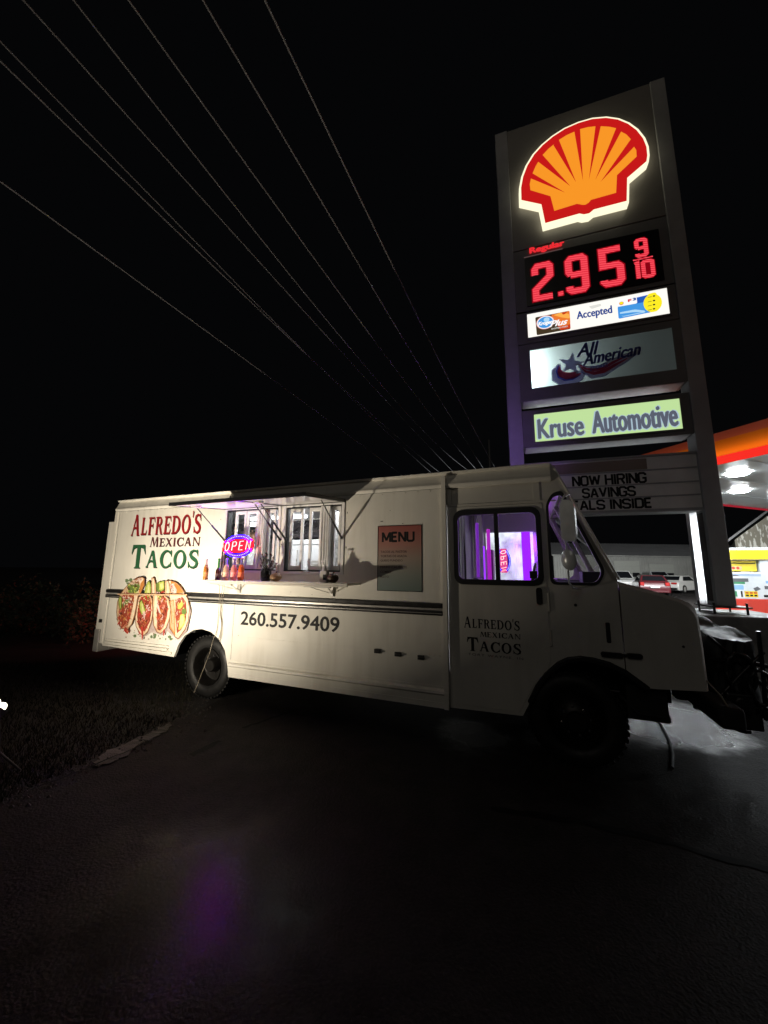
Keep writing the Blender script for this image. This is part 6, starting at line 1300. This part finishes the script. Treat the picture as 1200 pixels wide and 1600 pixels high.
for x0, x1, zt_ in ((7.0, 10.0, 2.92), (11.2, 14.1, 2.60)):
    mb = MB(); mb.box(x0, x1, -.01, .04, 0, zt_); 
    dr = mb.build('overhead_door', mat('garage_door_cream', (.44, .45, .40), .5, var=.06), bld)
    mb = MB()
    for k in range(1, 5): mb.box(x0, x1, -.014, -.01, zt_ * k / 5 - .01, zt_ * k / 5 + .01)
    mb.plate([(x0 - .12, 0), (x1 + .12, 0), (x1 + .12, zt_ + .12), (x0 - .12, zt_ + .12)], [[(x0, .01), (x1, .01), (x1, zt_), (x0, zt_)]], lambda u, z, d: (u, -d, z), .03, -.03)
    mb.build('door_frame', MS, dr)
    mb = MB(); n3 = 3
    for k in range(n3): w_ = (x1 - x0) / n3; mb.box(x0 + k * w_ + .08, x0 + (k + 1) * w_ - .08, -.018, -.01, 1.15, 1.62)
    mb.build('door_window', M['gasket'], dr)
mb = MB(); mb.box(5.2, 6.1, -.02, .04, 0, 2.1); mb.box(5.35, 5.95, -.03, -.02, 1.1, 1.9); mb.build('side_door', M['white'], bld)
# peeling gable house
_hp = atd(1154.5, 890, 30); hs_ = empty('gable_house', (_hp.x, _hp.y, 0), radians(-42)); tag(hs_, 'weathered gable end house with peeling white paint behind the dispenser', 'house')
pw = bpy.data.materials.new('peeling_paint'); pw.use_nodes = True; n_ = pw.node_tree.nodes; l_ = pw.node_tree.links; bs_ = n_['Principled BSDF']; tc_ = n_.new('ShaderNodeTexCoord'); mp_ = n_.new('ShaderNodeMapping'); mp_.inputs['Scale'].default_value = (3, 1, .9); no_ = n_.new('ShaderNodeTexNoise'); no_.inputs['Scale'].default_value = 1.6; no_.inputs['Detail'].default_value = 8
l_.new(tc_.outputs['Object'], mp_.inputs[0]); l_.new(mp_.outputs[0], no_.inputs['Vector']); cr_ = n_.new('ShaderNodeValToRGB'); cr_.color_ramp.elements[0].position = .52; cr_.color_ramp.elements[0].color = (.28, .26, .2, 1); cr_.color_ramp.elements[1].position = .56; cr_.color_ramp.elements[1].color = (.75, .74, .66, 1); l_.new(no_.outputs['Fac'], cr_.inputs[0]); l_.new(cr_.outputs[0], bs_.inputs['Base Color']); bs_.inputs['Roughness'].default_value = .8
mb = MB(); mb.plate([(0, 0), (9, 0), (9, 4.4), (4.5, 8.3), (0, 4.4)], [], lambda u, z, d: (u, -d, z), 0, -8); hw = mb.build('wall', pw, hs_)
mb = MB()
for a, b in (((-.4, 4.25), (4.5, 8.6)), ((9.4, 4.25), (4.5, 8.6))): mb.add([(a[0], -.4, a[1]), (b[0], -.4, b[1]), (b[0], 8.2, b[1]), (a[0], 8.2, a[1]), (a[0], -.4, a[1] + .2), (b[0], -.4, b[1] + .2), (b[0], 8.2, b[1] + .2), (a[0], 8.2, a[1] + .2)], [(0, 1, 2, 3), (4, 7, 6, 5), (0, 4, 5, 1), (1, 5, 6, 2), (2, 6, 7, 3), (3, 7, 4, 0)])
mb.build('roof', M['black'], hs_)
mb = MB(); mb.box(4.1, 4.9, -.05, .0, 5.9, 6.9); mb.build('window', M['gasket'], hs_)

# ================================================================== PARKED CARS
def car(x, y, yaw, kind, col, label, windows=True):
    e = empty('parked_car', (x, y, 0), yaw); tag(e, label, 'car', 'cars parked before the garage')
    paint = mat('car_paint_' + label.split()[0], col, .3, coat=.5, var=.05)
    Lc, Wc = (4.6, 1.82); suv = kind != 'sedan'
    if kind == 'sedan': prof = [(-2.25, .32), (-2.3, .62), (-2.2, .92), (-1.55, 1.0), (.85, .98), (1.9, .86), (2.25, .68), (2.3, .38), (2.2, .24), (-2.15, .24)]; gh = [(-1.75, .98), (-1.05, 1.42), (.2, 1.44), (1.05, .97)]
    elif kind == 'hatch': prof = [(-2.1, .34), (-2.16, .70), (-2.05, 1.0), (-1.6, 1.04), (.95, 1.02), (1.9, .9), (2.18, .72), (2.2, .38), (2.1, .26), (-2.05, .26)]; gh = [(-2.0, 1.02), (-1.5, 1.47), (.15, 1.5), (1.1, 1.0)]
    else: prof = [(-2.2, .42), (-2.28, .8), (-2.2, 1.12), (.95, 1.12), (2.1, 1.04), (2.3, .86), (2.32, .5), (2.2, .34), (-2.15, .34)]; gh = [(-2.15, 1.1), (-1.9, 1.74), (.1, 1.78), (1.0, 1.1)]
    mb = MB(); n = len(prof); sec = [(-.91, .93, .0), (-.86, 1.0, .0), (.86, 1.0, .0), (.91, .93, .0)]; vs = []
    for yy_, k, _ in sec:
        for px, pz in prof: vs.append((px * (1 - (1 - k) * .3), yy_, .65 + (pz - .65) * k))
    fs_ = [(i * n + j, i * n + (j + 1) % n, (i + 1) * n + (j + 1) % n, (i + 1) * n + j) for i in range(3) for j in range(n)] + [tuple(range(n)), tuple(3 * n + j for j in reversed(range(n)))]
    mb.add(vs, fs_); b_ = mb.build('body', paint, e, bevel=.05, smooth=40)
    def ghouse(inset, scale_top, m, name, grow=0.0):
        mb = MB(); v = []
        for sgn in (-1, 1):
            for i, (px, pz) in enumerate(gh):
                w_ = (.84 if i in (0, 3) else .66) + grow; v.append((px + (0), sgn * w_, pz))
        mb.add(v, [(0, 1, 2, 3), (7, 6, 5, 4), (0, 4, 5, 1), (1, 5, 6, 2), (2, 6, 7, 3), (3, 7, 4, 0)]); return mb.build(name, m, e, bevel=.04)
    ghouse(0, 0, paint, 'cabin')
    # window panes slightly proud of the cabin
    G = mat('car_glass', (.01, .011, .013), .06, spec=.8)
    def quad(a, b, c, d, s0, s1, t0, t1, off):
        a, b, c, d = map(Vector, (a, b, c, d)); nn = (b - a).cross(d - a).normalized()
        f = lambda u, v: a.lerp(b, u).lerp(d.lerp(c, u), v) + nn * off
        return [f(s0, t0), f(s1, t0), f(s1, t1), f(s0, t1)]
    pts = {(sgn, i): (gh[i][0], sgn * (.84 if i in (0, 3) else .66), gh[i][1]) for sgn in (-1, 1) for i in range(4)}
    for nm, q in (('windscreen', quad(pts[(-1, 3)], pts[(1, 3)], pts[(1, 2)], pts[(-1, 2)], .06, .94, .08, .92, .012)), ('rear_window', quad(pts[(1, 0)], pts[(-1, 0)], pts[(-1, 1)], pts[(1, 1)], .08, .92, .15, .88, .012)), ('side_window', quad(pts[(-1, 0)], pts[(-1, 3)], pts[(-1, 2)], pts[(-1, 1)], .14, .86, .1, .86, .012)), ('side_window', quad(pts[(1, 3)], pts[(1, 0)], pts[(1, 1)], pts[(1, 2)], .14, .86, .1, .86, .012))):
        mb = MB(); mb.add(q, [(0, 1, 2, 3)]); mb.build(nm, G, e, recalc=False)
    for px in (-1.38, 1.4):
        for sgn in (-1, 1):
            mb = MB(); mb.lathe([(.0, .0), (.2, .0), (.22, -.01), (.33, -.01), (.34, .02), (.34, .2)], (px, 0, .34), 'y', 20); o = mb.build('wheel', M['rubber'], e, smooth=50); o.scale = (1, -sgn, 1); o.location = (0, sgn * .925, 0)
            mb = MB(); mb.lathe([(.2, -.012), (.12, -.02), (0, -.02)], (px, 0, .34), 'y', 14); mb.build('hubcap', M['trim'], o)
    hz = 1.0 if suv and kind != 'hatch' else .78
    tl = mat('tail_lens', (.35, .02, .02), .2, emis=(1, .02, .02), es=.05)
    for sgn in (-1, 1):
        mb = MB(); mb.box(-2.27, -2.02, sgn * .58 - .2, sgn * .58 + .2, hz - .08, hz + .10) if kind == 'sedan' else mb.box(-2.26, -2.0, sgn * .72 - .12, sgn * .72 + .12, hz - .02, hz + .22); mb.build('tail_light', tl, e, bevel=.03)
        mb = MB(); mb.box(2.0, 2.26, sgn * .62 - .2, sgn * .62 + .2, hz - .16, hz + .0); mb.build('headlight', mat('headlight_lens', (.6, .62, .65), .1, coat=.5), e, bevel=.03)
    mb = MB(); mb.box(-2.36, -2.2, -.8, .8, .30, .46); mb.box(2.2, 2.36, -.8, .8, .3, .46); mb.build('bumper', M['black'] if kind == 'sedan' else paint, e, bevel=.04)
    mb = MB(); mb.box(-2.335, -2.32, -.26, .26, .62, .74); mb.build('number_plate', M['white'], e)
    return e
def gp(px, D): return atd(px, 890, D)
p = gp(1036, 26.5); car(p.x, p.y + 1.5, radians(62), 'hatch', (.085, .012, .016), 'maroon hatchback seen from behind among the parked cars')
p = gp(1082, 30.5); car(p.x, p.y + 1.5, radians(28), 'sedan', (.62, .61, .57), 'white sedan with dark bumper right of the maroon hatchback')
p = gp(986, 32.5); car(p.x, p.y + 1.5, radians(-112), 'suv', (.66, .66, .63), 'pale tall car facing forward behind the maroon hatchback')
p = gp(946, 29); car(p.x, p.y + 1.5, radians(35), 'hatch', (.012, .012, .014), 'black car nearest the truck nose')
p = gp(1044, 36); car(p.x, p.y + 1.5, radians(-105), 'suv', (.42, .43, .44), 'grey tall car parked before the second garage door')

M['hedge'] = mat('hedge_leaf', (.05, .06, .03), .6, var=.4, vs=2)
hg = random.Random(21)
for i, (hx, hy, hw, hh) in enumerate(((-6.4, 9.2, 1.5, 1.55), (-9.3, 9.8, 1.8, 1.35), (-12.6, 10.6, 2.1, 1.5), (-16.3, 11.2, 2.2, 1.3))):  # bushes added to catch the red tail light behind the truck
    e = empty('added_bush', (hx, hy, 0)); tag(e, ('added dark bush nearest the truck rear catching faint red light', 'second added low bush left from the truck rear', 'third added dark bush left from the truck rear', 'farthest left added bush on the horizon')[i], 'bush', 'added bushes behind the verge')
    mb = MB()
    for k in range(2600):
        a, b_ = hg.uniform(0, 2 * pi), hg.uniform(0, 1) ** .5; lump = 1 + .25 * sin(a * 3 + i) + .15 * sin(a * 7); x = hw * b_ * cos(a) * lump; y = .9 * b_ * sin(a) * lump
        z = hh * hg.uniform(.02, 1) * (1 - .55 * b_ ** 2) * (1 + .15 * sin(x * 4 + i)); d = Vector((hg.gauss(0, 1), hg.gauss(0, 1), hg.gauss(0, 1))).normalized(); q = d.orthogonal().normalized(); c = Vector((x, y, z)); r = hg.uniform(.03, .06)
        mb.add([c - q * r * .5, c + d * r, c + q * r * .5, c - d * r], [(0, 1, 2, 3)])
    mb.build('leaves', M['hedge'], e, recalc=False)
    mb = MB()
    for k in range(5): a = k * 1.3; mb.tube([(.2 * cos(a), .2 * sin(a), 0), (hw * .5 * cos(a), .4 * sin(a), hh * .6)], .02, 6)
    mb.build('stems', M['under'], e)
rl = bpy.data.lights.new('tail_lamp_light', 'AREA'); rl.size = .12; rl.energy = 14; rl.color = (1, .04, .03); rl.spread = radians(120)
rlo = bpy.data.objects.new('tail_lamp_light', rl); COL.objects.link(rlo); rlo.parent = truck; rlo.location = (-6.36, 2.0, 1.05); rlo.rotation_euler = Vector((-1, .25, -.02)).to_track_quat('-Z', 'Y').to_euler()
mb = MB(); pr = random.Random(9)
for k in range(900):
    px = pr.uniform(-40, 330); yy_ = 1258 - (px) * .46 + pr.gauss(-6, 13); q = atz(px, yy_, 0); r = abs(pr.gauss(0, .008)) + .004
    if r > .03: continue
    mb.add([(q.x + r * cos(a) * pr.uniform(.7, 1.2), q.y + r * sin(a) * pr.uniform(.7, 1.2), .012) for a in (0, 1.57, 3.14, 4.71)] + [(q.x, q.y, .012 + r * .9)], [(0, 1, 4), (1, 2, 4), (2, 3, 4), (3, 0, 4)])
tag(mb.build('gravel', mat('edge_gravel', (.035, .03, .025), .85, var=.4, vs=40), None, recalc=False), kind='stuff')

# ================================================================== OVERHEAD LINES
GAM = radians(24.5); WDIR = Vector((sin(GAM), cos(GAM), 0)); WNR = Vector((cos(GAM), -sin(GAM), 0))
wm = mat('bare_wire', (.23, .23, .24), .5)
WP = [([(0, 280), (107, 360), (253, 470), (367, 553), (467, 620), (623, 739)], -7.0, 'lowest sagging wire crossing the night sky'),
      ([(0, 67), (100, 165), (213, 285), (320, 390), (480, 555), (667, 733)], -6.6, 'upper wire of the close pair left of the fan'),
      ([(0, 97), (100, 190), (210, 297), (313, 397), (507, 580), (680, 733)], -6.2, 'lower wire of the close pair left of the fan'),
      ([(43, 3), (150, 125), (267, 257), (373, 380), (533, 547), (703, 732)], -5.6, 'third wire from the left at the frame top'),
      ([(107, 3), (213, 125), (320, 250), (507, 497), (620, 630), (722, 728)], -5.0, 'faint wire between the third and the middle one'),
      ([(207, 7), (300, 140), (373, 240), (493, 407), (600, 553), (667, 640), (738, 727)], -4.2, 'middle wire of the fan over the truck'),
      ([(317, 0), (427, 183), (507, 327), (600, 480), (667, 590), (752, 727)], -3.2, 'bright second wire from the right of the fan'),
      ([(413, 3), (467, 107), (567, 320), (640, 467), (700, 593), (770, 725)], -2.4, 'rightmost wire of the fan over the truck')]
for pts, c, lab in WP:
    c *= 1.0; T_, Z_ = [], []
    for px, py in pts:
        d = ray(px, py); den = d.dot(WNR); t = c / den
        if t <= 0: continue
        P = CAM + d * t; T_.append(P.dot(WDIR)); Z_.append(P.z)
    # least squares parabola z(t)
    n = len(T_); S = [sum(t ** k for t in T_) for k in range(5)]; Y = [sum(z * t ** k for t, z in zip(T_, Z_)) for k in range(3)]
    Am = Matrix(((S[0], S[1], S[2]), (S[1], S[2], S[3]), (S[2], S[3], S[4]))); co = Am.inverted() @ Vector(Y)
    t0, t1 = min(T_) - 6, max(T_) + 12; mb = MB(); q = []
    for k in range(41):
        t = t0 + (t1 - t0) * k / 40; q.append(WDIR * t + WNR * c + Vector((0, 0, co[0] + co[1] * t + co[2] * t * t)))
    mb.tube(q, .0125, 6); o = mb.build('power_line', wm, None, smooth=80); tag(o, lab, 'power line', 'overhead wires above the truck')
    print('wire', round(c, 1), [round(v, 4) for v in co], round(min(T_), 1), round(max(T_), 1), round(min(Z_), 1), round(max(Z_), 1))
up = empty('utility_pole', (atd(764, 700, 44).x, 44, 0)); tag(up, 'dark wooden utility pole far behind the truck roof', 'utility pole')
mb = MB(); mb.tube([(0, 0, 0), (0, 0, 18)], .16, 12, radii=[.2, .13]); mb.build('pole', mat('dark_wood', (.012, .01, .009), .9, spec=.1), up, smooth=60)
